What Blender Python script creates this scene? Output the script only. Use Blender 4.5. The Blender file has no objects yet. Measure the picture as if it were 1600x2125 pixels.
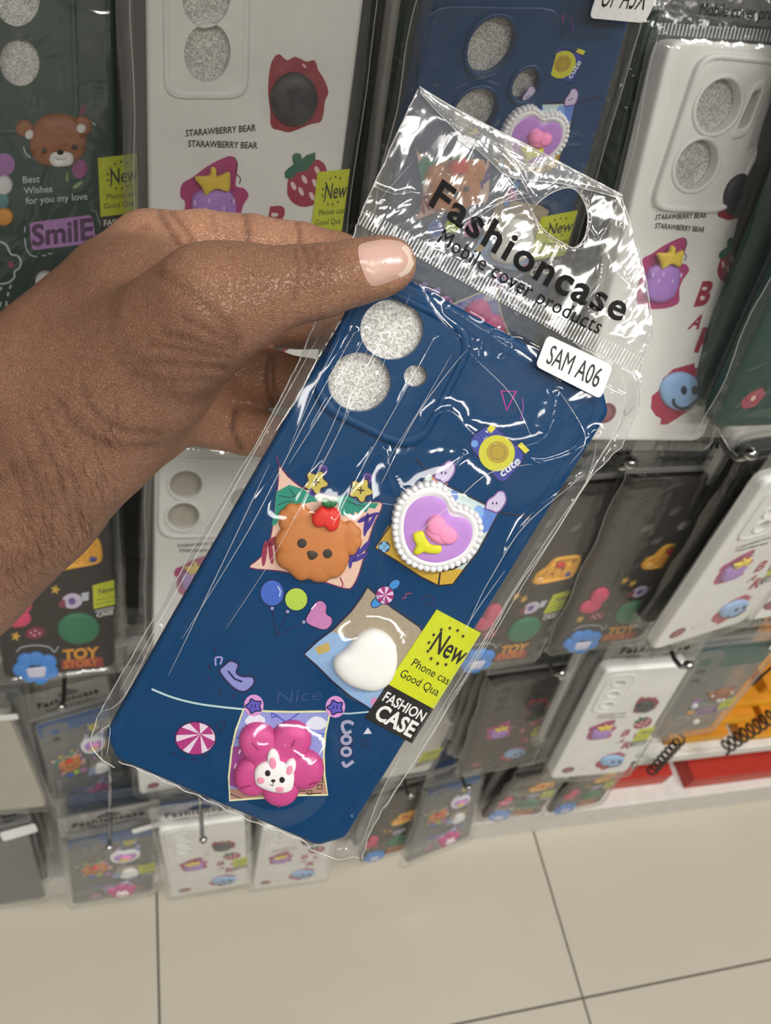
import bpy, bmesh, math, random
import numpy as np
from mathutils import Vector, Matrix
from mathutils.geometry import tessellate_polygon
from mathutils.bvhtree import BVHTree

random.seed(7)
SC = bpy.context.scene
COL = SC.collection

# ------------------------------------------------------------------ camera
CAM_Z = 1.29                       # phone held 1.29 m above the floor
FPX = 1706.0                       # focal length in pixels of the 1600 x 2125 frame
MCAM = np.array([[0.9572583, -0.1906660, 0.2174925],
                 [-0.0108784, -0.7751612, -0.6316699],
                 [0.2890298, 0.6023053, -0.7441035]])   # world axes seen by the camera (x right, y down, z forward)
cam_d = bpy.data.cameras.new('camera')
cam = bpy.data.objects.new('camera', cam_d)
COL.objects.link(cam)
SC.camera = cam
cam_d.sensor_fit = 'VERTICAL'
cam_d.sensor_height = 24.0
cam_d.lens = 24.0 * FPX / 2125.0
cam_d.clip_start = 0.01
RW = MCAM.T
cm = Matrix.Identity(4)
for i in range(3):
    cm[i][0] = RW[i][0]; cm[i][1] = -RW[i][1]; cm[i][2] = -RW[i][2]
cm[2][3] = CAM_Z
cam.matrix_world = cm
cam_d.dof.use_dof = True
cam_d.dof.focus_distance = 0.24
cam_d.dof.aperture_fstop = 15.0

# ------------------------------------------------------------------ light
world = bpy.data.worlds.new('world')
SC.world = world
world.use_nodes = True
world.node_tree.nodes['Background'].inputs[0].default_value = (0.9, 0.95, 1.0, 1)
world.node_tree.nodes['Background'].inputs[1].default_value = 0.05
def tube(name, loc, sx, sy, power, col=(1, 0.97, 0.92)):
    l = bpy.data.lights.new(name, 'AREA'); l.shape = 'RECTANGLE'
    l.size = sx; l.size_y = sy; l.energy = power; l.color = col
    o = bpy.data.objects.new(name, l); COL.objects.link(o)
    o.location = loc
    return o
tube('ceiling_tube', (-0.35, -0.45, 2.72), 1.25, 0.22, 15)
tube('ceiling_tube', (1.35, -0.45, 2.72), 1.25, 0.22, 32)
tube('ceiling_tube', (0.5, -1.6, 2.72), 1.25, 0.22, 26)
tube('ceiling_tube', (-1.2, -1.6, 2.72), 0.9, 0.22, 14)  # extra tube, added far left to raise glints on the bag folds
SC.view_settings.view_transform = 'Standard'
SC.view_settings.look = 'None'
SC.view_settings.gamma = 1
SC.view_settings.use_curve_mapping = False
SC.view_settings.exposure = 0.14
SC.cycles.transparent_max_bounces = 28
SC.cycles.max_bounces = 6
SC.cycles.diffuse_bounces = 3
SC.cycles.glossy_bounces = 3
SC.cycles.use_adaptive_sampling = True
SC.cycles.adaptive_threshold = 0.06
SC.cycles.adaptive_min_samples = 16
SC.cycles.use_denoising = True

# ------------------------------------------------------------------ helpers
def lin(c):
    r = []
    for v in c:
        v = v / 255.0
        r.append(v / 12.92 if v <= 0.04045 else ((v + 0.055) / 1.055) ** 2.4)
    return (r[0], r[1], r[2], 1)

MATS = {}
def nodes(m):
    m.use_nodes = True
    return m.node_tree.nodes, m.node_tree.links, m.node_tree.nodes['Principled BSDF']

def mat(col, kind='print'):
    """procedural material of one colour: print (ink), rubber (soft charm), shell (moulded case), card, metal"""
    key = (tuple(col), kind)
    if key in MATS: return MATS[key]
    m = bpy.data.materials.new(f'{kind}_{len(MATS)}')
    n, l, b = nodes(m)
    tc = n.new('ShaderNodeTexCoord'); no = n.new('ShaderNodeTexNoise')
    l.new(tc.outputs['Object'], no.inputs['Vector'])
    mx = n.new('ShaderNodeMixRGB'); mx.blend_type = 'MULTIPLY'; mx.inputs[1].default_value = lin(col)
    cr = n.new('ShaderNodeValToRGB'); l.new(no.outputs['Fac'], cr.inputs[0])
    v = {'print': .90, 'rubber': .93, 'shell': .93, 'card': .9, 'metal': .9}[kind]
    cr.color_ramp.elements[0].position = .3; cr.color_ramp.elements[1].position = .7
    cr.color_ramp.elements[0].color = (v, v, v, 1); cr.color_ramp.elements[1].color = (1, 1, 1, 1)
    mx.inputs[0].default_value = 1; l.new(cr.outputs[0], mx.inputs[2]); l.new(mx.outputs[0], b.inputs['Base Color'])
    bp = n.new('ShaderNodeBump'); bp.inputs['Distance'].default_value = .0003
    n2 = n.new('ShaderNodeTexNoise'); l.new(tc.outputs['Object'], n2.inputs['Vector'])
    l.new(n2.outputs['Fac'], bp.inputs['Height']); l.new(bp.outputs[0], b.inputs['Normal'])
    if kind == 'print':
        no.inputs['Scale'].default_value = 900; n2.inputs['Scale'].default_value = 2500; bp.inputs['Strength'].default_value = .35
        b.inputs['Roughness'].default_value = .5
    elif kind == 'rubber':
        no.inputs['Scale'].default_value = 150; n2.inputs['Scale'].default_value = 700; bp.inputs['Strength'].default_value = .12
        b.inputs['Roughness'].default_value = .55; b.inputs['Subsurface Weight'].default_value = .08
        b.inputs['Subsurface Radius'].default_value = (.002, .001, .001)
    elif kind == 'shell':
        no.inputs['Scale'].default_value = 40; n2.inputs['Scale'].default_value = 1800; bp.inputs['Strength'].default_value = .12
        b.inputs['Roughness'].default_value = .38
    elif kind == 'metal':
        b.inputs['Metallic'].default_value = 1; b.inputs['Roughness'].default_value = .16; bp.inputs['Strength'].default_value = .05
    else:
        no.inputs['Scale'].default_value = 60; n2.inputs['Scale'].default_value = 500; bp.inputs['Strength'].default_value = .2
        b.inputs['Roughness'].default_value = .5
    MATS[key] = m
    return m

def glitter():
    if 'glitter' in MATS: return MATS['glitter']
    m = bpy.data.materials.new('silver_glitter_foam'); n, l, b = nodes(m)
    tc = n.new('ShaderNodeTexCoord'); vo = n.new('ShaderNodeTexVoronoi'); vo.inputs['Scale'].default_value = 2300
    l.new(tc.outputs['Object'], vo.inputs['Vector'])
    cr = n.new('ShaderNodeValToRGB'); sep = n.new('ShaderNodeSeparateColor')
    l.new(vo.outputs['Color'], sep.inputs[0]); l.new(sep.outputs[0], cr.inputs[0])
    e = cr.color_ramp.elements; e[0].color = (.42, .41, .38, 1); e[1].color = (.95, .94, .9, 1); e[0].position = .1; e[1].position = 1
    l.new(cr.outputs[0], b.inputs['Base Color'])
    b.inputs['Metallic'].default_value = .25; b.inputs['Roughness'].default_value = .35
    bp = n.new('ShaderNodeBump'); bp.inputs['Distance'].default_value = .0006; bp.inputs['Strength'].default_value = .7
    l.new(sep.outputs[1], bp.inputs['Height']); l.new(bp.outputs[0], b.inputs['Normal'])
    MATS['glitter'] = m
    return m

def clear_shell(tint, op=.35):
    key = ('clear', tint, op)
    if key in MATS: return MATS[key]
    m = bpy.data.materials.new('clear_plastic_shell'); n, l, b = nodes(m)
    b.inputs['Base Color'].default_value = lin(tint); b.inputs['Roughness'].default_value = .15
    tr = n.new('ShaderNodeBsdfTransparent'); tr.inputs[0].default_value = lin([min(255, 120 + t * .55) for t in tint])
    mx = n.new('ShaderNodeMixShader')
    no = n.new('ShaderNodeTexNoise'); no.inputs['Scale'].default_value = 25
    tc = n.new('ShaderNodeTexCoord'); l.new(tc.outputs['Object'], no.inputs['Vector'])
    mr = n.new('ShaderNodeMapRange'); mr.inputs[3].default_value = op - .05; mr.inputs[4].default_value = op + .08
    l.new(no.outputs['Fac'], mr.inputs[0]); l.new(mr.outputs[0], mx.inputs[0])
    l.new(tr.outputs[0], mx.inputs[1]); l.new(b.outputs[0], mx.inputs[2])
    l.new(mx.outputs[0], n['Material Output'].inputs[0])
    MATS[key] = m
    return m

def film(name='bag_film', bump=.42, haze=.04, rough=.10, scale=.8, refl=1.3):
    if name in MATS: return MATS[name]
    m = bpy.data.materials.new(name); m.use_nodes = True
    n, l = m.node_tree.nodes, m.node_tree.links
    n.remove(n['Principled BSDF'])
    tc = n.new('ShaderNodeTexCoord')
    mp = n.new('ShaderNodeMapping'); mp.inputs['Scale'].default_value = (1.0, 1.0, .16)
    l.new(tc.outputs['Object'], mp.inputs[0])
    n1 = n.new('ShaderNodeTexNoise'); n1.inputs['Scale'].default_value = 130 * scale; n1.inputs['Distortion'].default_value = 1.2; n1.inputs['Detail'].default_value = 3
    l.new(mp.outputs[0], n1.inputs['Vector'])
    n2 = n.new('ShaderNodeTexNoise'); n2.inputs['Scale'].default_value = 45 * scale; n2.inputs['Distortion'].default_value = 2.5; n2.inputs['Detail'].default_value = 2
    l.new(tc.outputs['Object'], n2.inputs['Vector'])
    ma = n.new('ShaderNodeMath'); ma.operation = 'MULTIPLY_ADD'; ma.inputs[1].default_value = 2.2
    l.new(n2.outputs['Fac'], ma.inputs[0]); l.new(n1.outputs['Fac'], ma.inputs[2])
    bp = n.new('ShaderNodeBump'); bp.inputs['Distance'].default_value = .0016; bp.inputs['Strength'].default_value = .6 * bump
    l.new(ma.outputs[0], bp.inputs['Height'])
    gl = n.new('ShaderNodeBsdfGlossy'); gl.inputs['Roughness'].default_value = rough; l.new(bp.outputs[0], gl.inputs['Normal'])
    tr = n.new('ShaderNodeBsdfTransparent'); tr.inputs[0].default_value = (.97, .97, .97, 1)
    fr = n.new('ShaderNodeLayerWeight'); fr.inputs[0].default_value = .5; l.new(bp.outputs[0], fr.inputs['Normal'])   # facing is the same from both sides of the film
    pw = n.new('ShaderNodeMath'); pw.operation = 'POWER'; pw.inputs[1].default_value = 5; l.new(fr.outputs['Facing'], pw.inputs[0])
    mu = n.new('ShaderNodeMath'); mu.operation = 'MULTIPLY_ADD'; mu.inputs[1].default_value = .8 * min(refl, 1); mu.inputs[2].default_value = .075 * refl; mu.use_clamp = True
    l.new(pw.outputs[0], mu.inputs[0])
    m1 = n.new('ShaderNodeMixShader'); l.new(mu.outputs[0], m1.inputs[0]); l.new(tr.outputs[0], m1.inputs[1]); l.new(gl.outputs[0], m1.inputs[2])
    df = n.new('ShaderNodeBsdfDiffuse'); df.inputs[0].default_value = (.8, .8, .78, 1)
    m2 = n.new('ShaderNodeMixShader'); m2.inputs[0].default_value = haze
    l.new(m1.outputs[0], m2.inputs[1]); l.new(df.outputs[0], m2.inputs[2])
    l.new(m2.outputs[0], n['Material Output'].inputs[0])
    MATS[name] = m
    return m

def hom(src, dst):
    A = []; B = []
    for (x, y), (u, v) in zip(src, dst):
        A.append([x, y, 1, 0, 0, 0, -u * x, -u * y]); B.append(u)
        A.append([0, 0, 0, x, y, 1, -v * x, -v * y]); B.append(v)
    h = np.linalg.solve(np.array(A, float), np.array(B, float))
    return np.append(h, 1).reshape(3, 3)
def ap(Hm, x, y):
    v = Hm @ np.array([x, y, 1.0]); return v[0] / v[2], v[1] / v[2]

def circle(cx, cy, rx, ry=None, n=28, rot=0):
    ry = rx if ry is None else ry; o = []
    for i in range(n):
        a = 2 * math.pi * i / n; x = rx * math.cos(a); y = ry * math.sin(a)
        o.append((cx + x * math.cos(rot) - y * math.sin(rot), cy + x * math.sin(rot) + y * math.cos(rot)))
    return o
def smooth(p, closed=True, k=5):
    o = []; n = len(p)
    for i in range(n if closed else n - 1):
        if closed: a, b, c, d = p[i - 1], p[i], p[(i + 1) % n], p[(i + 2) % n]
        else: a, b, c, d = p[max(i - 1, 0)], p[i], p[i + 1], p[min(i + 2, n - 1)]
        for j in range(k):
            t = j / k
            o.append(tuple(.5 * (2 * b[q] + (c[q] - a[q]) * t + (2 * a[q] - 5 * b[q] + 4 * c[q] - d[q]) * t * t + (3 * b[q] - a[q] - 3 * c[q] + d[q]) * t ** 3) for q in (0, 1)))
    if not closed: o.append(p[-1])
    return o
def roundpoly(p, r, k=4):
    o = []; n = len(p)
    for i in range(n):
        a = Vector(p[i - 1]); b = Vector(p[i]); c = Vector(p[(i + 1) % n])
        u = (a - b); v = (c - b); ru = min(r, u.length * .48); rv = min(r, v.length * .48)
        s = b + u.normalized() * ru; e = b + v.normalized() * rv
        for j in range(k + 1):
            t = j / k; o.append(tuple(s * (1 - t) ** 2 + b * 2 * t * (1 - t) + e * t * t))
    return o
def star(cx, cy, r, rot=0, k=5, inner=.42):
    o = []
    for i in range(2 * k):
        a = rot - math.pi / 2 + math.pi * i / k; q = r if i % 2 == 0 else r * inner
        o.append((cx + q * math.cos(a), cy + q * math.sin(a)))
    return o

TXT = {}
def glyphs(s, bold, shear=0, spacing=1.0):
    key = (s, bold, shear, spacing)
    if key in TXT: return TXT[key]
    cu = bpy.data.curves.new('text', 'FONT'); cu.body = s; cu.offset = bold; cu.shear = shear
    cu.space_character = spacing; cu.resolution_u = 3
    ob = bpy.data.objects.new('text', cu)
    me = bpy.data.meshes.new_from_object(ob)
    v = np.array([q.co[:2] for q in me.vertices]); me.calc_loop_triangles()
    t = [tuple(q.vertices) for q in me.loop_triangles]
    bpy.data.objects.remove(ob); bpy.data.meshes.remove(me); bpy.data.curves.remove(cu)
    TXT[key] = (v, t)
    return TXT[key]
CAP = None
def cap():
    global CAP
    if CAP is None: CAP = glyphs('H', 0)[0][:, 1].max()
    return CAP

class MB:
    """collects shapes drawn on a sheet (x, y in sheet units, h in mm above the face) into one mesh"""
    def __init__(s, fn): s.fn = fn; s.v = []; s.f = []; s.mi = []; s.ms = []; s.sm = []
    def m(s, mt):
        if mt not in s.ms: s.ms.append(mt)
        return s.ms.index(mt)
    def add(s, pts): i = len(s.v); s.v += [s.fn(*p) for p in pts]; return i
    def face(s, f, mi, sm=False): s.f.append(f); s.mi.append(mi); s.sm.append(sm)
    def flat(s, pts, h, mt, holes=(), th=.15):
        mi = s.m(mt); loops = [pts] + list(holes)
        allp = [p for lp in loops for p in lp]
        i0 = s.add([(p[0], p[1], h) for p in allp])
        for t in tessellate_polygon([[Vector((p[0], p[1], 0)) for p in lp] for lp in loops]): s.face([i0 + q for q in t], mi)
        if th:
            j0 = s.add([(p[0], p[1], h - th) for p in allp]); k = 0
            for lp in loops:
                n = len(lp)
                for i in range(n): a, b = k + i, k + (i + 1) % n; s.face([i0 + a, i0 + b, j0 + b, j0 + a], mi)
                k += n
        return s
    def ribbon(s, pts, w, h, mt, closed=False, th=.12):
        n = len(pts); L = []; R = []
        for i in range(n):
            a = Vector(pts[i - 1]) if (i or closed) else Vector(pts[0]); c = Vector(pts[(i + 1) % n]) if (i < n - 1 or closed) else Vector(pts[-1])
            d = (c - a)
            if d.length < 1e-9: d = Vector((1, 0))
            d.normalize(); nn = Vector((-d.y, d.x)) * w / 2; b = Vector(pts[i]); L.append(b + nn); R.append(b - nn)
        mi = s.m(mt)
        i0 = s.add([(p[0], p[1], h - th) for p in L] + [(p[0], p[1], h) for p in L] + [(p[0], p[1], h) for p in R] + [(p[0], p[1], h - th) for p in R])
        for i in range(n if closed else n - 1):
            j = (i + 1) % n
            for k in range(3): s.face([i0 + k * n + i, i0 + k * n + j, i0 + (k + 1) * n + j, i0 + (k + 1) * n + i], mi)
        return s
    def puff(s, pts, h0, hh, mt, centre=None, prof=((1, 0), (1.0, .3), (.97, .55), (.89, .76), (.74, .9), (.5, .97), (.22, 1))):
        mi = s.m(mt); n = len(pts)
        cx, cy = centre or (sum(p[0] for p in pts) / n, sum(p[1] for p in pts) / n)
        rows = [s.add([(cx + (p[0] - cx) * q, cy + (p[1] - cy) * q, h0 + hh * z) for p in pts]) for q, z in prof]
        for a, b in zip(rows, rows[1:]):
            for i in range(n): j = (i + 1) % n; s.face([a + i, a + j, b + j, b + i], mi, True)
        c = s.add([(cx, cy, h0 + hh)])
        for i in range(n): s.face([rows[-1] + i, rows[-1] + (i + 1) % n, c], mi, True)
        return s
    def text(s, t, p0, p1, top, h, mt, bold=0.0, shear=0, spacing=1.0):
        """baseline from p0 to p1, capital letters reaching from p0 to top"""
        v, tr = glyphs(t, bold, shear, spacing); mi = s.m(mt)
        x0, x1 = v[:, 0].min(), v[:, 0].max(); e = ((p1[0] - p0[0]) / (x1 - x0), (p1[1] - p0[1]) / (x1 - x0))
        g = ((top[0] - p0[0]) / cap(), (top[1] - p0[1]) / cap())
        i0 = s.add([(p0[0] + (a - x0) * e[0] + b * g[0], p0[1] + (a - x0) * e[1] + b * g[1], h) for a, b in v])
        for q in tr: s.face([i0 + k for k in q], mi)
        return s
    def build(s, name, parent, label=None, kind=None):
        me = bpy.data.meshes.new(name); me.from_pydata(s.v, [], s.f)
        for m_ in s.ms: me.materials.append(m_)
        me.polygons.foreach_set('material_index', s.mi); me.polygons.foreach_set('use_smooth', s.sm); me.update()
        o = bpy.data.objects.new(name, me); COL.objects.link(o); o.parent = parent
        if label: o['label'] = label
        if kind: o['kind'] = kind
        return o

def mesh_obj(name, v, f, mt, parent=None, smooth_=False):
    me = bpy.data.meshes.new(name); me.from_pydata(v, [], f)
    for m_ in (mt if isinstance(mt, list) else [mt]): me.materials.append(m_)
    if smooth_: me.polygons.foreach_set('use_smooth', [True] * len(me.polygons))
    me.update()
    o = bpy.data.objects.new(name, me); COL.objects.link(o)
    if parent: o.parent = parent
    return o
def box(name, lo, hi, mt, parent=None, bev=0.0):
    bm = bmesh.new(); bmesh.ops.create_cube(bm, size=1)
    for v in bm.verts: v.co = Vector([(lo[i] + hi[i]) / 2 + v.co[i] * (hi[i] - lo[i]) for i in range(3)])
    if bev: bmesh.ops.bevel(bm, geom=bm.edges[:], offset=bev, segments=2, affect='EDGES', profile=.5)
    me = bpy.data.meshes.new(name); bm.to_mesh(me); bm.free(); me.materials.append(mt)
    o = bpy.data.objects.new(name, me); COL.objects.link(o)
    if parent: o.parent = parent
    return o
def empty(name, loc, label, cat, group=None):
    o = bpy.data.objects.new(name, None); COL.objects.link(o); o.location = loc; o.empty_display_size = .02
    o['label'] = label; o['category'] = cat
    if group: o['group'] = group
    return o
def tube_mesh(pts, r, n=8, cap_=True):
    v = []; f = []; pts = [Vector(p) for p in pts]; up = Vector((0.13, 0.21, 1)).normalized()
    for i, p in enumerate(pts):
        d = (pts[min(i + 1, len(pts) - 1)] - pts[max(i - 1, 0)]).normalized()
        a = d.cross(up)
        if a.length < 1e-3: a = d.cross(Vector((1, 0, 0)))
        a.normalize(); b = d.cross(a)
        rr = r[i] if isinstance(r, (list, tuple)) else r
        for k in range(n): t = 2 * math.pi * k / n; v.append(p + a * rr * math.cos(t) + b * rr * math.sin(t))
    for i in range(len(pts) - 1):
        for k in range(n): f.append([i * n + k, i * n + (k + 1) % n, (i + 1) * n + (k + 1) % n, (i + 1) * n + k])
    if cap_: f.append(list(range(n))[::-1]); f.append([(len(pts) - 1) * n + k for k in range(n)])
    return v, f

# ------------------------------------------------------------------ the room
def tile_mat():
    m = bpy.data.materials.new('beige_glazed_tile'); n, l, b = nodes(m)
    tc = n.new('ShaderNodeTexCoord'); no = n.new('ShaderNodeTexNoise'); no.inputs['Scale'].default_value = 3.5; no.inputs['Detail'].default_value = 6
    l.new(tc.outputs['Object'], no.inputs['Vector'])
    cr = n.new('ShaderNodeValToRGB'); l.new(no.outputs['Fac'], cr.inputs[0])
    cr.color_ramp.elements[0].color = lin((186, 180, 166)); cr.color_ramp.elements[1].color = lin((204, 197, 182))
    l.new(cr.outputs[0], b.inputs['Base Color'])
    b.inputs['Roughness'].default_value = .16; b.inputs['Specular IOR Level'].default_value = .5
    bp = n.new('ShaderNodeBump'); bp.inputs['Strength'].default_value = .1; bp.inputs['Distance'].default_value = .004
    n2 = n.new('ShaderNodeTexNoise'); n2.inputs['Scale'].default_value = 14; l.new(tc.outputs['Object'], n2.inputs['Vector'])
    l.new(n2.outputs['Fac'], bp.inputs['Height']); l.new(bp.outputs[0], b.inputs['Normal'])
    return m
fl = box('floor', (-1.8, -2.3, -.03), (3.0, .9, -.0025), mat((70, 62, 52), 'card')); fl['kind'] = 'structure'
tile_m = tile_mat(); tile_me = None
for i in range(-2, 4):
    for j in range(-3, 1):
        x0 = .0206 + i * .6; y0 = .119 + j * .6
        if tile_me is None:
            t = box('floor_tile', (.0013, .0013, -.0025), (.5987, .5987, 0), tile_m, fl, bev=.0008); tile_me = t.data
        else:
            t = bpy.data.objects.new('floor_tile', tile_me); COL.objects.link(t); t.parent = fl
        t.location = (x0, y0, 0)
w = box('wall_back', (-1.8, .62, 0), (3.0, .68, 2.8), mat((150, 148, 140), 'card')); w['kind'] = 'structure'

for nm_, lo_, hi_, c_ in (('wall_front', (-1.8, -2.36, 0), (3.0, -2.3, 2.8), (120, 116, 108)), ('wall_left', (-1.86, -2.3, 0), (-1.8, .62, 2.8), (150, 148, 142)),
                          ('wall_right', (3.0, -2.3, 0), (3.06, .62, 2.8), (150, 148, 142)), ('ceiling', (-1.8, -2.3, 2.8), (3.0, .62, 2.86), (214, 214, 210))):
    w = box(nm_, lo_, hi_, mat(c_, 'card')); w['kind'] = 'structure'

rack = empty('display_rack', (.4, .5, 0), 'white display rack with low base deck and shade-darkened back panel behind the hanging cases', 'rack')
def rpart(name, lo, hi, mt, bev=.001, label=None):
    o = box(name, [lo[0] - .4, lo[1] - .5, lo[2]], [hi[0] - .4, hi[1] - .5, hi[2]], mt, rack, bev)
    if label: o['label'] = label
    return o
WHITE = mat((226, 224, 218), 'card'); PANEL_SHADE = mat((52, 50, 47), 'card')  # panel colour carries the shade deep between the stacks
for k in range(9): rpart('back_panel', (-1.2, .575, .1 + k * .2), (2.4, .595, .297 + k * .2), PANEL_SHADE, .002)
rpart('base_plinth', (-1.2, .362, 0), (2.4, .575, .075), WHITE, .002, 'white base plinth meeting the floor')
rpart('deck', (-1.2, .358, .076), (2.4, .574, .09), WHITE, .002)
rpart('shelf', (.655, .36, .278), (2.4, .574, .293), WHITE, .002)
rpart('shelf_lip', (.655, .354, .276), (2.4, .3595, .297), WHITE, .001)

rpart('shade_ledge', (-1.2, .19, 1.30), (.21, .574, 1.315), WHITE, .002)  # unseen ledge, added to keep ceiling light off the upper left cases

# red cartons lying on the deck
RED = mat((186, 50, 36), 'card'); RED2 = mat((206, 92, 72), 'card')
def carton(x0, x1, y0, y1, z0, z1, label):
    e = empty('red_carton', ((x0 + x1) / 2, (y0 + y1) / 2, z0), label, 'box', 'red cartons on the base deck')
    hx = (x1 - x0) / 2; hy = (y1 - y0) / 2
    box('carton_body', (-hx, -hy, 0), (hx, hy, z1 - z0), RED, e, .001)
    box('carton_stripe', (-hx * .9, -hy - .0006, (z1 - z0) * .35), (hx * .9, -hy + .0004, (z1 - z0) * .6), RED2, e)
    return e
carton(.865, 1.25, .372, .50, .0905, .128, 'large red carton at the right end of the deck under the yellow boxes')
carton(.66, .83, .385, .50, .0905, .128, 'red carton on the deck, left of the largest red carton')
carton(.50, .585, .366, .47, .0905, .112, 'small thin red carton on the deck near the floor tile joint')

# yellow boxes on the upper shelf
YEL = mat((236, 170, 30), 'card'); YEL2 = mat((214, 140, 30), 'card')
yn = 0
for (x0, y0, z0, wd, dp, ht, where) in [
        (.715, .372, .2935, .10, .12, .020, 'front left on the white shelf'), (.835, .366, .2935, .12, .12, .020, 'second from the left on the white shelf'),
        (.735, .385, .3145, .12, .12, .020, 'on top of the front left one'), (.868, .38, .3145, .13, .12, .020, 'on top of the second one'),
        (.975, .366, .2935, .13, .12, .020, 'third along the white shelf'), (1.02, .376, .3145, .13, .12, .020, 'on top of the third one'),
        (.79, .40, .3355, .14, .12, .020, 'third layer on the left'), (.95, .395, .3355, .15, .12, .020, 'third layer on the right'),
        (.86, .41, .3565, .15, .12, .020, 'topmost at the left'), (1.03, .41, .3565, .15, .12, .020, 'topmost at the right')]:
    e = empty('yellow_box', (x0 + wd / 2, y0 + dp / 2, z0), f'flat yellow accessory box, {where}', 'box', 'yellow boxes on the shelf')
    box('box_body', (-wd / 2, -dp / 2, 0), (wd / 2, dp / 2, ht), YEL2, e, .001)
    box('box_front', (-wd / 2 + .004, -dp / 2 - .001, .003), (wd / 2 - .004, -dp / 2 + .0005, ht - .003), YEL, e, .0004)

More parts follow.
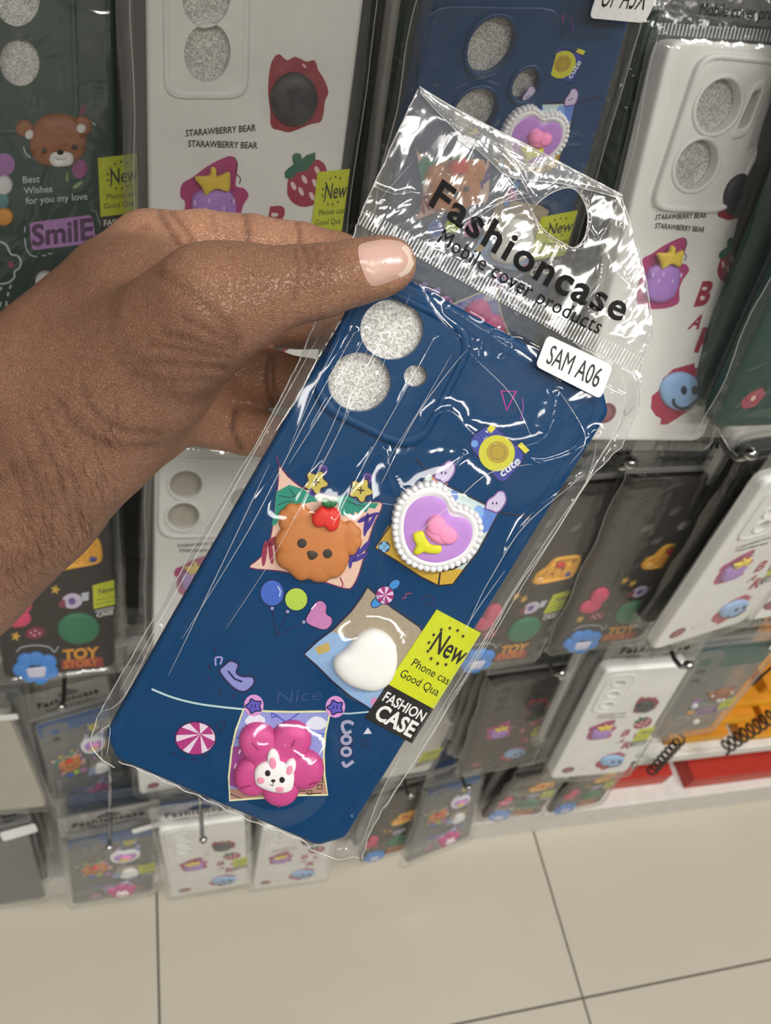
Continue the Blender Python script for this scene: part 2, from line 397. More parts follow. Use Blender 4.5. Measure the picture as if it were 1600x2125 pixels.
# black coiled cords in front of the yellow boxes
def coil(p0, p1, turns, r, label):
    p0 = Vector(p0); p1 = Vector(p1); d = p1 - p0; dn = d.normalized(); a = dn.cross(Vector((0, 0, 1))).normalized(); b = dn.cross(a)
    N = turns * 14
    pts = [p0 + d * (i / N) + a * r * math.cos(2 * math.pi * turns * i / N) + b * r * math.sin(2 * math.pi * turns * i / N) for i in range(N + 1)]
    v, f = tube_mesh(pts, .0018, 6)
    o = mesh_obj('coiled_cord', v, f, mat((40, 26, 18), 'rubber'), None, True)
    o['label'] = label; o['category'] = 'cord'; o['group'] = 'coiled cords by the shelf'
COILS = True
POSE = {
    'held': ((0.061, 0.1332, 1.0921), (-0.2624, -0.6203, 0.3054), [(-39.5, 83.1), (40.4, 86.9), (41.3, -84.1), (-42.6, -85.2)]),
    'g1': ((-0.0434, 0.3532, 1.0976), (-0.012, -0.3866, -0.047), [(-37.7, 81.0), (41.8, 93.0), (31.9, -84.9), (-40.8, -90.2)]),
    'w1': ((0.0433, 0.299, 1.1257), (0.0162, -0.2608, -0.03), [(-36.2, 81.9), (38.5, 91.7), (32.0, -86.9), (-40.2, -89.0)]),
    'b1': ((0.1387, 0.2923, 1.1247), (0.0884, -0.0298, -0.0726), [(-38.1, 83.2), (37.8, 87.2), (46.5, -89.1), (-46.5, -81.3)]),
    'w2': ((0.2347, 0.2774, 1.1179), (0.1371, -0.3623, 0.0078), [(-38.8, 83.6), (38.0, 87.2), (41.4, -89.7), (-40.8, -82.1)]),
    'g2': ((0.2934, 0.2508, 1.1428), (0.0896, -0.1537, -0.1002), [(-38.1, 83.2), (37.2, 87.4), (44.4, -91.1), (-43.2, -80.4)]),
    'd2': ((-0.0569, 0.358, 0.7844), (0.0704, -0.4443, 0.0113), [(-40.2, 84.5), (40.5, 86.7), (38.3, -86.0), (-39.1, -85.5)]),
    'w3': ((0.0496, 0.3279, 0.8297), (0.0446, -0.4042, 0.036), [(-40.3, 86.0), (40.1, 84.7), (39.1, -85.0), (-39.1, -86.2)]),
    'd3': ((0.2564, 0.2808, 0.8641), (0.1478, -0.1594, 0.0809), [(-41.2, 84.3), (41.1, 86.5), (37.5, -87.0), (-37.7, -84.3)]),
    'd4': ((0.3322, 0.2789, 0.8794), (0.0394, -0.1232, -0.0218), [(-41.6, 85.6), (41.5, 84.6), (38.5, -84.3), (-38.4, -86.1)]),
    'w4': ((0.3867, 0.2548, 0.9181), (0.1853, -0.0849, -0.06), [(-38.5, 84.5), (38.1, 85.3), (44.3, -84.8), (-43.9, -84.8)]),
    'w5': ((0.4778, 0.277, 0.9158), (0.0137, -0.1548, -0.161), [(-38.0, 84.9), (37.8, 84.7), (46.0, -84.0), (-45.7, -85.2)]),
    'c3a': ((-0.1421, 0.3619, 0.4554), (-0.0485, -0.2, -0.0811), [(-31.9, 75.9), (31.2, 77.4), (43.6, -78.8), (-42.5, -74.7)]),
    'c3b': ((-0.0565, 0.3762, 0.4151), (0.2362, -0.2614, -0.0422), [(-35.4, 78.0), (35.4, 75.9), (36.6, -72.8), (-36.9, -81.4)]),
    'c3c': ((0.0328, 0.356, 0.4857), (0.048, -0.1935, -0.0361), [(-37.5, 80.5), (37.3, 78.2), (37.5, -77.5), (-37.3, -81.6)]),
    'c3e': ((0.292, 0.3451, 0.482), (0.163, -0.1458, 0.082), [(-39.6, 80.5), (39.3, 91.1), (38.9, -91.3), (-39.0, -80.9)]),
    'c3f': ((0.3484, 0.2987, 0.5914), (0.0244, -0.113, -0.0808), [(-41.6, 85.5), (41.2, 84.8), (39.3, -84.5), (-38.8, -86.1)]),
    'c3g': ((0.4157, 0.2598, 0.6556), (-0.0395, -0.1537, -0.0497), [(-40.1, 84.8), (39.7, 85.4), (41.9, -86.2), (-41.2, -84.3)]),
    'c3h': ((0.5352, 0.2897, 0.6449), (-0.0328, -0.0734, -0.1682), [(-46.3, 87.6), (45.9, 82.8), (32.9, -81.6), (-32.2, -89.1)]),
    'c4a': ((-0.1477, 0.3272, 0.2517), (0.0211, -0.2454, -0.0703), [(-35.0, 70.8), (34.9, 75.4), (32.6, -75.5), (-32.6, -71.2)]),
    'c4b': ((-0.0316, 0.3082, 0.2728), (0.0594, -0.076, 0.0128), [(-44.7, 94.0), (44.5, 98.4), (47.5, -98.8), (-47.2, -93.8)]),
    'c4c': ((0.0708, 0.2966, 0.2944), (-0.01, -0.0857, -0.0909), [(-45.1, 96.2), (44.7, 94.6), (46.0, -94.8), (-45.5, -96.4)]),
    'c4d': ((0.1779, 0.3003, 0.258), (0.0167, -0.0895, -0.0415), [(-42.9, 90.0), (42.2, 97.6), (47.7, -99.2), (-46.9, -88.6)]),
    'c4e': ((0.31, 0.3254, 0.2463), (0.1129, -0.164, -0.0623), [(-42.7, 83.5), (42.0, 88.0), (37.1, -86.6), (-36.5, -85.3)]),
    'c4f': ((0.3796, 0.3198, 0.261), (0.1683, -0.1848, -0.0715), [(-38.0, 91.6), (37.0, 87.3), (49.5, -84.3), (-48.3, -94.6)]),
    'c4g': ((0.4839, 0.326, 0.2943), (-0.0097, -0.0167, -0.0695), [(-32.7, 73.0), (31.7, 83.2), (45.4, -85.4), (-44.1, -70.7)]),
    'c4h': ((0.5816, 0.3292, 0.29), (0.0504, -0.0477, -0.0806), [(-33.2, 76.0), (32.4, 76.8), (41.9, -75.4), (-41.0, -77.2)]),
}
# corners of the drawings the print designs were measured from
SHEETQ = {'held': [(778, 543), (1290, 819), (697, 1776), (196, 1560)], 'g1': [(-240, -215), (238, -230), (245, 720), (-100, 740)], 'w1': [(300, -215), (783, -215), (655, 790), (313, 800)], 'b1': [(907, -45), (1335, -45), (1096, 770), (736, 775)], 'w2': [(1393, 80), (1709, 100), (1461, 917), (1190, 915)], 'd2': [(-50, 960), (225, 945), (240, 1385), (8, 1410)], 'd4': [(1313, 995), (1545, 985), (1330, 1325), (1145, 1350)]}
MMQ = [(0, 0), (81, 0), (81, 170), (0, 170)]
def sheet(fn, key, off=(0, 0), sc=1.0):
    """a drawing sheet laid on the case back: sheet units -> nominal case millimetres -> the case"""
    Hm = hom(SHEETQ[key], MMQ)
    def g(x, y, h):
        a, b = ap(Hm, off[0] + x / sc, off[1] + y / sc); return fn(a, b, h)
    return g
def to_mm(key, pts):
    Hm = hom(SHEETQ[key], MMQ); return [ap(Hm, *p) for p in pts]

K = {}
def P(r, g, b): return mat((r, g, b), 'print')
def R(r, g, b): return mat((r, g, b), 'rubber')
NAVY = (18, 36, 84); BLACK = (24, 22, 22)

def promo(fn, case, quadmm, cut=True):
    """yellow and black promotional sticker wrapped over the right edge; text at the size of the sheet"""
    b = MB(lambda x, y, h: fn(*ap(Hs, x, y), h)); Hs = hom([(0, 0), (100, 0), (100, 200), (0, 200)], quadmm)
    b.flat([(0, 0), (100, 0), (100, 140), (0, 140)], .35, P(205, 214, 20), th=.3)
    b.flat([(0, 140), (100, 140), (100, 200), (0, 200)], .35, P(20, 19, 20), th=.3)
    bk = P(20, 20, 18); wt = P(235, 235, 232)
    b.text('New', (30, 62), (112 if not cut else 99, 62), (30, 28), .42, bk, .012)
    for i in range(10):
        a = math.radians(-60 - i * 27); b.flat(star(56 + 34 * math.cos(a), 45 + 31 * math.sin(a), 4.2), .42, bk, th=0)
    b.text('Phone cas', (18, 98), (98, 98), (18, 85), .42, bk); b.text('Good Qua', (10, 121), (92, 121), (10, 108), .42, bk)
    b.text('FASHION', (8, 165), (94, 165), (8, 150), .42, wt, .02); b.text('CASE', (12, 193), (92, 193), (12, 170), .42, wt, .03)
    b.build('promo_sticker', case, 'yellow and black promotional sticker')

# ---------------- design A: framed pictures on a navy case
def design_a(fn, case, part=99):
    z5 = sheet(fn, 'held', (480, 900), 2.5); z6 = sheet(fn, 'held', (180, 1150), 1.8605); z4 = sheet(fn, 'held', (600, 550), 2.0)
    # bear picture
    b = MB(z5); o = smooth([(250, 165), (300, 225), (380, 285), (480, 312), (600, 335), (700, 352), (785, 362), (740, 470), (700, 600), (665, 720), (635, 785), (600, 805), (500, 775), (400, 745), (250, 712), (95, 695), (150, 640), (195, 560), (215, 470), (230, 350), (243, 250)], k=3)
    b.flat(o, .1, P(226, 190, 172)); b.ribbon(o, 7, .16, P(92, 26, 84), True); b.ribbon(smooth([(238, 118), (242, 145), (262, 178), (300, 226)], False), 8, .16, P(92, 26, 84))
    te = P(22, 140, 118); dk = P(16, 72, 70); pu = P(58, 40, 140); rd = P(150, 42, 74)
    b.flat([(235, 300), (300, 265), (370, 285), (430, 328), (460, 330), (445, 350), (420, 352), (380, 362), (330, 385), (290, 420), (255, 430), (232, 470), (208, 476), (225, 400), (230, 330)], .2, te)
    b.flat([(545, 330), (600, 318), (670, 355), (765, 360), (745, 388), (715, 382), (700, 408), (672, 395), (660, 415), (640, 400), (636, 426), (612, 410), (600, 428), (575, 420), (560, 395), (552, 360)], .2, te)
    for q in (((245, 320), (300, 330), (350, 318)), ((240, 370), (290, 350), (330, 350)), ((590, 340), (640, 365), (700, 378)), ((300, 285), (330, 320))): b.ribbon(list(q), 5, .26, dk)
    for cx, cy, rx, ry, a in ((700, 470, 12, 62, .15), (725, 460, 10, 55, .5), (690, 440, 40, 12, -.5), (735, 420, 34, 9, -.3), (650, 610, 12, 60, .35), (690, 590, 12, 50, .7), (620, 650, 11, 50, .1), (670, 640, 46, 12, -.5)): b.flat(circle(cx, cy, rx, ry, 14, a), .2, pu)
    for cx, cy, rx, ry, a in ((172, 620, 13, 68, .1), (205, 615, 12, 62, -.12), (240, 625, 12, 55, -.2), (225, 545, 40, 11, -.35), (205, 572, 40, 10, -.25)): b.flat(circle(cx, cy, rx, ry, 14, a), .2, rd)
    b.ribbon([(565, 745), (580, 780), (572, 798)], 6, .2, rd)
    b.build('picture_print', case, 'pale pink picture with tropical leaves')
    for cx, cy in ((440, 250), (672, 292)):
        b = MB(z5); 
        for dx, dy, rr in ((34, -62, 30), (-18, 56, 22)): b.flat(circle(cx + dx, cy + dy, rr, n=18), .18, P(58, 34, 110)); b.ribbon(circle(cx + dx, cy + dy, rr * .7, n=14), 4, .22, P(120, 100, 190), True)
        o = [(cx + (53 + 11 * math.cos(5 * t - 1)) * math.cos(t), cy + (53 + 11 * math.cos(5 * t - 1)) * math.sin(t)) for t in [i * .1571 for i in range(40)]]
        b.flat(o, .35, P(198, 182, 84)); b.ribbon(o, 6, .38, P(50, 26, 60), True)
        b.ribbon([(cx - 18, cy - 2), (cx + 18, cy + 2)], 7, .4, P(60, 40, 40)); b.ribbon([(cx + 2, cy - 18), (cx - 2, cy + 18)], 7, .4, P(60, 40, 40)); b.build('flower_print', case)
    b = MB(z5); br = R(196, 122, 62)
    def scal(cx, cy, rx, ry, n, amp, ph=0, m=60): return [(cx + (rx + amp * abs(math.sin(n * a / 2 + ph))) * math.cos(a), cy + (ry + amp * abs(math.sin(n * a / 2 + ph))) * math.sin(a)) for a in [2 * math.pi * i / m for i in range(m)]]
    b.puff(scal(335, 440, 84, 76, 8, 10), 0, 2.4, br); b.puff(scal(600, 540, 70, 84, 8, 10, .4), 0, 2.2, br)
    b.puff(smooth([(400, 408), (480, 395), (560, 430), (600, 500), (600, 580), (612, 640), (590, 700), (555, 738), (520, 742), (490, 762), (440, 764), (400, 748), (355, 756), (318, 730), (285, 700), (250, 682), (230, 640), (238, 600), (226, 560), (240, 515), (300, 450)], k=3), 0, 3.3, br)
    for cx, cy in ((368, 552), (499, 605)): b.puff(circle(cx, cy, 24), 3.2, .35, R(52, 44, 36))
    b.puff(smooth([(394, 596), (420, 590), (448, 603), (444, 622), (420, 637), (404, 630)], k=3), 3.2, .5, R(58, 44, 34))
    b.build('bear_charm', case, 'curly brown bear face charm')
    b = MB(z5); b.puff(smooth([(440, 385), (470, 363), (498, 376), (530, 370), (562, 398), (560, 440), (548, 480), (512, 492), (482, 466), (450, 470), (424, 455), (418, 418)], k=4), 2.2, 2.6, R(222, 46, 34))
    b.puff(circle(494, 346, 30, 22, 16, .6), 2.2, 1.8, R(30, 110, 60)); b.puff(circle(526, 350, 24, 17, 16, -.5), 2.2, 1.8, R(30, 110, 60)); b.build('apple_charm', case, 'small red apple with green leaves')
    # heart picture
    b = MB(z5); o = [(1028, 200), (1110, 262), (1200, 308), (1300, 355), (1390, 402), (1340, 500), (1280, 612), (1210, 700), (1150, 780), (1075, 787), (980, 740), (860, 660), (745, 590), (840, 452), (930, 310)]
    b.flat(o, .1, P(196, 214, 214)); b.flat([(745, 590), (815, 475), (860, 480), (900, 640), (1100, 690), (1205, 705), (1150, 780), (1075, 787), (980, 740), (860, 660)], .18, P(204, 166, 52))
    b.flat([(1270, 375), (1390, 402), (1340, 500), (1300, 520), (1255, 430)], .18, P(92, 130, 206)); b.flat(circle(1285, 405, 26, 34, 16), .2, P(130, 170, 226)); b.flat(circle(1155, 320, 22, 30, 16), .2, P(110, 140, 206))
    b.flat([(1040, 205), (1125, 262), (1100, 288), (1040, 240)], .2, P(206, 140, 110)); b.ribbon(o, 8, .26, P(26, 24, 40), True)
    b.ribbon([(1075, 785), (1085, 712), (1150, 700), (1225, 660)], 9, .28, P(26, 24, 30))
    for k in range(4): b.flat(circle(793 + 15 * math.cos(k * 1.57), 586 + 15 * math.sin(k * 1.57), 13, n=12), .26, P(130, 190, 226))
    b.flat(circle(793, 586, 31, 30, 16), .22, P(20, 40, 110)); b.build('picture_print', case, 'yellow and pale blue picture')
    b = MB(z5); b.ribbon(smooth([(958, 122), (1000, 170), (1030, 202), (1110, 262), (1300, 356), (1400, 404), (1480, 420), (1562, 434)], False), 8, .3, P(34, 34, 60)); b.ribbon([(785, 360), (860, 372)], 4, .2, P(120, 150, 170)); b.build('string_print', case)
    for cx, cy, a in ((1105, 198, .35), (1370, 355, .35)):
        b = MB(z5); o = smooth([(cx + 45, cy - 52), (cx + 55, cy - 10), (cx + 30, cy + 35), (cx + 5, cy + 52), (cx - 25, cy + 40), (cx - 50, cy + 30), (cx - 40, cy - 10), (cx - 8, cy - 34), (cx + 18, cy - 58)], k=3)
        b.flat(o, .32, P(206, 196, 226)); b.ribbon(o, 7, .36, P(120, 84, 150), True)
        for dx in (-14, 6): b.flat(circle(cx + dx, cy + 4, 4, 7, 10), .38, P(30, 24, 50))
        b.build('peg_print', case)
    b = MB(z5); o = smooth([(1135, 335), (1105, 282), (1050, 256), (980, 262), (915, 300), (870, 355), (850, 430), (848, 510), (868, 588), (910, 645), (980, 680), (1060, 690), (1130, 674), (1205, 640), (1254, 588), (1284, 520), (1282, 455), (1255, 408), (1200, 376), (1160, 368)], k=4)
    wh = R(238, 238, 240); b.puff(o, 0, 3.4, wh, (1070, 490), ((1, 0), (1, .3), (.98, .6), (.93, .85), (.87, 1), (.8, .85), (.7, .7), (.3, .7), (0.05, .7)))
    L = 0; prev = o[0]; nx = 0
    for q in o[1:] + [o[0]]:
        seg = math.dist(prev, q); 
        while nx <= L + seg:
            t = (nx - L) / seg; c = (prev[0] + (q[0] - prev[0]) * t, prev[1] + (q[1] - prev[1]) * t); b.puff(circle(c[0], c[1], 19, n=14), 0, 3.2, wh); nx += 33
        L += seg; prev = q
    b.puff(smooth([(1122, 400), (1105, 350), (1070, 318), (1010, 310), (940, 330), (892, 385), (876, 450), (885, 530), (912, 592), (960, 640), (1040, 668), (1110, 660), (1190, 625), (1238, 570), (1252, 505), (1236, 450), (1195, 425), (1150, 420)], k=4), 2.3, 1.0, R(192, 140, 218), (1050, 500))
    b.build('heart_charm', case, 'lilac heart charm with a white pearl border')
    b = MB(z5); pk = R(246, 152, 196); b.puff(circle(1056, 462, 52, 55, 24), 3.1, 2.0, pk); b.puff(circle(1110, 508, 54, 46, 24, .3), 3.1, 2.0, pk); b.puff(smooth([(1004, 480), (1100, 440), (1150, 540), (1100, 556), (1050, 545), (1015, 515)], k=3), 3.1, 1.7, pk); b.build('small_heart_charm', case, 'small pink heart')
    b = MB(z5); b.puff(smooth([(940, 500), (985, 488), (1003, 525), (1030, 556), (1080, 565), (1074, 600), (1020, 603), (990, 596), (960, 610), (938, 600), (952, 560), (938, 530)], k=4), 3.1, 1.4, R(226, 226, 34)); b.build('bow_charm', case, 'small yellow bow')
    # camera print
    b = MB(z4); o = roundpoly([(835, 650), (990, 790), (885, 915), (735, 735)], 46); b.flat(o, .12, P(54, 66, 158)); b.ribbon(o, 5, .18, P(22, 26, 90), True)
    b.flat(circle(862, 780, 75), .2, P(208, 206, 54)); b.flat(circle(866, 776, 46), .26, P(184, 156, 46)); b.ribbon(circle(866, 776, 30, n=20), 5, .28, P(150, 140, 60), True)
    b.flat(circle(770, 741, 15, n=14), .2, P(110, 160, 226)); b.flat([(965, 735), (998, 768), (980, 782), (948, 748)], .2, P(222, 214, 60)); b.flat([(838, 660), (858, 676), (838, 698), (820, 682)], .2, P(222, 214, 60))
    b.text('cute', (884, 880), (962, 818), (868, 852), .26, P(224, 228, 240), .02); b.build('camera_print', case, 'blue toy camera print with cute on it')
    b = MB(z4); b.ribbon([(880, 522), (942, 524), (903, 602)], 8, .14, P(196, 40, 150), True); b.ribbon([(968, 552), (972, 590), (962, 640)], 6, .14, P(120, 60, 150)); b.build('strap_print', case)
    # balloons
    b = MB(z5); nv = P(18, 28, 80)
    for c, col in ((circle(212, 825, 62, 68), (62, 100, 196)), (circle(337, 858, 60, 60), (176, 208, 74)), (smooth([(386, 972), (412, 912), (440, 872), (470, 866), (494, 890), (494, 932), (520, 952), (522, 985), (490, 1015), (440, 1006)], k=4), (196, 124, 180))): b.flat(c, .15, P(*col)); b.ribbon(c, 5, .2, nv, True)
    for q in (((212, 905), (235, 1045)), ((292, 922), (235, 1045)), ((376, 976), (235, 1045))): b.ribbon(list(q), 5, .16, nv); b.flat(circle(q[0][0], q[0][1], 9, n=8), .2, P(150, 150, 190))
    b.ribbon([(240, 790), (255, 815), (250, 845)], 7, .24, P(180, 200, 240)); b.ribbon([(415, 910), (440, 880)], 7, .24, P(240, 220, 240)); b.build('balloon_print', case, 'three balloons on strings')
    b = MB(z5)
    for cx, cy in ((846, 782), (755, 874)): b.flat(circle(cx, cy, 34, 22, 16, -.7), .14, P(58, 140, 214)); b.ribbon(circle(cx, cy, 34, 22, 16, -.7), 4, .18, nv, True)
    b.flat(circle(797, 836, 47), .24, P(222, 196, 226))
    for k in range(6): a = k * math.pi / 3; b.flat([(797, 836), (797 + 47 * math.cos(a), 836 + 47 * math.sin(a)), (797 + 49 * math.cos(a + .3), 836 + 49 * math.sin(a + .3)), (797 + 44 * math.cos(a + .55), 836 + 44 * math.sin(a + .55))], .28, P(158, 40, 120))
    b.ribbon(circle(797, 836, 47), 4, .3, nv, True); b.build('candy_print', case, 'wrapped candy print')
    b = MB(z5); b.ribbon([(885, 855), (905, 848), (905, 830), (935, 828)], 7, .14, P(150, 50, 110)); b.ribbon([(985, 860), (1010, 835), (1050, 850), (1045, 885), (1010, 880)], 7, .14, nv); b.build('note_print', case)
    # lower right picture with a plain charm
    b = MB(z6); o = [(1085, 125), (1130, 165), (1180, 205), (1285, 278), (1320, 330), (1250, 430), (1150, 560), (1108, 604), (1020, 550), (950, 492), (890, 432), (838, 385), (890, 335), (950, 290), (1020, 220), (1060, 165)]
    b.flat(o, .1, P(164, 152, 130)); b.flat([(838, 385), (900, 330), (940, 296), (1030, 330), (1150, 420), (1180, 520), (1108, 604), (1020, 550), (950, 492), (890, 432)], .18, P(142, 176, 218)); b.ribbon(o, 7, .24, P(20, 26, 60), True)
    b.flat(roundpoly([(880, 360), (935, 338), (940, 372), (895, 388)], 8), .22, P(190, 164, 90)); b.flat(circle(1112, 570, 16, 18, 12), .22, P(206, 130, 180)); b.build('picture_print', case, 'taupe and sky blue picture')
    b = MB(z6); b.puff(smooth([(1000, 360), (1050, 305), (1110, 285), (1165, 310), (1195, 360), (1196, 430), (1170, 490), (1120, 520), (1060, 515), (1000, 490), (955, 440), (958, 395)], k=4), 0, 3.8, R(240, 240, 238)); b.build('plain_charm', case, 'plain white domed charm')
    # shoe-like doodle, lettering, ball, dashes
    b = MB(z6); o = smooth([(512, 450), (530, 428), (556, 410), (586, 425), (578, 455), (600, 470), (640, 472), (646, 500), (612, 530), (575, 522), (540, 490)], k=3); b.flat(o, .14, P(138, 140, 206)); b.ribbon(o, 8, .2, nv, True)
    b.ribbon(smooth([(498, 430), (498, 400), (522, 400), (515, 425)], False), 7, .2, P(150, 150, 210)); b.ribbon([(545, 450), (570, 480), (600, 492)], 7, .22, nv)
    for x, y in ((472, 432), (468, 480), (494, 370), (515, 528), (566, 545)): b.ribbon([(x, y - 10), (x + 3, y + 12)], 8, .14, nv)
    b.build('doodle_print', case, 'lavender doodle with navy outline')
    b = MB(z6); b.text('Nice', (732, 576), (905, 562), (738, 530), .16, P(30, 66, 118), .0); b.build('lettering', case)
    b = MB(z6); b.ribbon(smooth([(250, 520), (330, 552), (420, 575), (510, 588), (605, 598)], False), 7, .2, P(186, 214, 214)); b.ribbon([(935, 612), (1010, 615), (1090, 608)], 6, .2, P(176, 204, 214)); b.build('string_print', case)
    b = MB(z6); b.flat(circle(420, 710, 78, 64), .16, P(226, 208, 226))
    for k in range(6):
        a = k * math.pi / 3 + .2; c = (438, 694); b.flat([c] + [(420 + 76 * math.cos(a + t) - 6 * math.sin(t * 3), 710 + 62 * math.sin(a + t)) for t in (0, .15, .3, .45, .6)], .22, P(172, 48, 124))
    b.ribbon(circle(420, 710, 78, 64), 5, .25, P(60, 20, 80), True)
    for x, y, a in ((335, 768, .8), (370, 790, .3), (415, 793, 0), (458, 780, -.5), (484, 742, -1.1)): b.ribbon([(x - 9 * math.cos(a), y - 9 * math.sin(a)), (x + 9 * math.cos(a), y + 9 * math.sin(a))], 9, .16, nv)
    b.ribbon(roundpoly([(503, 652), (532, 645), (534, 665), (518, 678), (500, 672)], 4), 5, .18, nv, True); b.ribbon([(505, 690), (522, 687)], 5, .18, nv); b.build('ball_print', case, 'striped pink and white beach ball')
    b = MB(z6); gl = P(160, 160, 190)
    b.ribbon(smooth([(1022, 682), (1000, 690), (988, 672), (990, 652), (1012, 646), (1030, 656)], False), 13, .2, gl); b.ribbon(circle(1002, 716, 17, 15, 16), 12, .2, gl, True); b.ribbon(circle(1002, 762, 17, 15, 16), 12, .2, gl, True); b.ribbon(smooth([(988, 800), (1000, 818), (1030, 798)], False), 13, .2, gl)
    b.ribbon(circle(1002, 716, 26, 24, 16), 4, .16, nv, True); b.ribbon(circle(1002, 762, 26, 24, 16), 4, .16, nv, True); b.build('lettering', case, 'lavender bubble lettering reading cool')
    b = MB(z6); b.flat([(1086, 668), (1100, 692), (1068, 694)], .16, P(210, 214, 226))
    for y in (705, 722): b.ribbon([(1060, y + 10), (1098, y + 24)], 5, .16, nv)
    b.build('spark_print', case)
    # bottom picture
    b = MB(z6); o = [(605, 598), (700, 606), (800, 608), (900, 606), (940, 606), (922, 690), (915, 770), (918, 850), (930, 928), (800, 930), (680, 940), (552, 950), (548, 860), (560, 750), (575, 680)]
    b.flat(o, .1, P(142, 150, 214)); b.flat([(556, 740), (600, 742), (640, 800), (650, 905), (600, 912), (552, 890)], .18, P(150, 60, 140)); b.flat([(552, 905), (700, 912), (810, 860), (880, 800), (917, 790), (918, 850), (930, 928), (800, 930), (680, 940), (552, 950)], .16, P(176, 134, 120))
    b.ribbon(o, 7, .24, P(226, 228, 176), True)
    for cx, cy, rx in ((650, 640, 40), (888, 652, 42)): b.flat(smooth([(cx - rx, cy + 8), (cx - rx * .7, cy - 14), (cx - rx * .2, cy - 26), (cx + rx * .4, cy - 22), (cx + rx, cy), (cx + rx * .5, cy + 22), (cx - rx * .3, cy + 24)], k=3), .2, P(220, 226, 240))
    b.ribbon([(712, 608), (770, 648), (820, 612)], 5, .2, P(70, 80, 190)); b.ribbon([(712, 608), (716, 630), (735, 622)], 5, .2, P(70, 80, 190)); b.ribbon([(855, 690), (920, 694)], 5, .2, P(80, 100, 200)); b.ribbon([(576, 708), (612, 706)], 5, .2, P(80, 100, 200))
    for x, y in ((585, 768), (568, 825)): b.text('H', (x, y), (x + 22, y + 6), (x + 6, y - 18), .24, P(236, 214, 236), .02)
    dbr = P(84, 40, 30)
    for x, y, w_ in ((860, 892, 18), (900, 898, 16), (862, 920, 14)): b.ribbon([(x - w_ / 2, y - 8), (x + w_ / 2, y - 8), (x + w_ / 2, y + 8), (x - w_ / 2, y + 8)], 4, .24, dbr, True)
    b.ribbon([(905, 830), (912, 880), (885, 878), (880, 850)], 4, .24, dbr); b.ribbon([(815, 915), (845, 912), (848, 925), (905, 922)], 4, .24, dbr); b.build('picture_print', case, 'lavender picture with clouds')
    for cx, cy in ((645, 585), (960, 590)):
        b = MB(z6); b.flat(circle(cx, cy - 2, 38, 42, 20), .28, P(216, 150, 214)); o = smooth([(cx + (34 if i % 2 else 22) * math.cos(i * .628), cy + (30 if i % 2 else 20) * math.sin(i * .628)) for i in range(10)], k=3); b.flat(o, .34, P(92, 84, 190)); b.ribbon(o, 5, .38, nv, True)
        for dx in (-7, 7): b.ribbon([(cx + dx, cy - 8), (cx + dx - 2, cy + 6)], 4, .4, nv)
        b.build('peg_print', case)
    b = MB(z6); mg = R(204, 72, 142)
    for cx, cy, rx, ry, a in ((668, 724, 84, 74, .7), (784, 720, 88, 76, -.7), (838, 822, 78, 74, .2), (642, 848, 72, 74, .2), (748, 892, 74, 70, 0)): b.puff(circle(cx, cy, rx, ry, 30, a), 0, 4.3, mg, prof=((1, 0), (1.0, .25), (.96, .52), (.86, .74), (.7, .89), (.5, .97), (.22, 1)))
    b.puff(circle(734, 806, 105, 105), 0, 4.35, mg)
    for q in (((642, 700), (668, 728)), ((806, 690), (790, 722)), ((858, 860), (892, 850)), ((595, 875), (640, 862)), ((742, 935), (744, 950))): b.ribbon(list(q), 4, 4.55, R(150, 34, 96))
    b.build('flower_charm', case, 'puffy magenta flower charm')
    b = MB(z6); wh = R(242, 238, 240); rose = R(236, 150, 180)
    b.puff(circle(724, 765, 24, 42, 24, -.1), 4.0, 1.5, wh); b.puff(circle(786, 795, 22, 36, 24, .35), 4.0, 1.5, wh); b.puff(smooth([(655, 850), (655, 800), (690, 772), (745, 768), (795, 800), (802, 850), (785, 885), (730, 888), (680, 872)], k=4), 4.0, 1.7, wh)
    b.puff(circle(722, 772, 14, 24, 18, -.1), 5.2, .5, rose); b.puff(circle(785, 798, 12, 20, 18, .35), 5.2, .5, rose); b.puff(circle(677, 836, 15, 13, 16), 5.4, .4, rose); b.puff(circle(748, 869, 16, 11, 16), 5.4, .4, rose)
    for cx, cy in ((703, 808), (757, 833)): b.puff(circle(cx, cy, 11, 12, 14), 5.5, .35, R(24, 20, 22))
    b.puff(circle(724, 836, 9, 6, 12), 5.6, .3, R(24, 20, 22)); b.ribbon([(724, 842), (722, 856), (712, 850)], 3, 5.75, R(24, 20, 22)); b.build('bunny_charm', case, 'white bunny face charm')

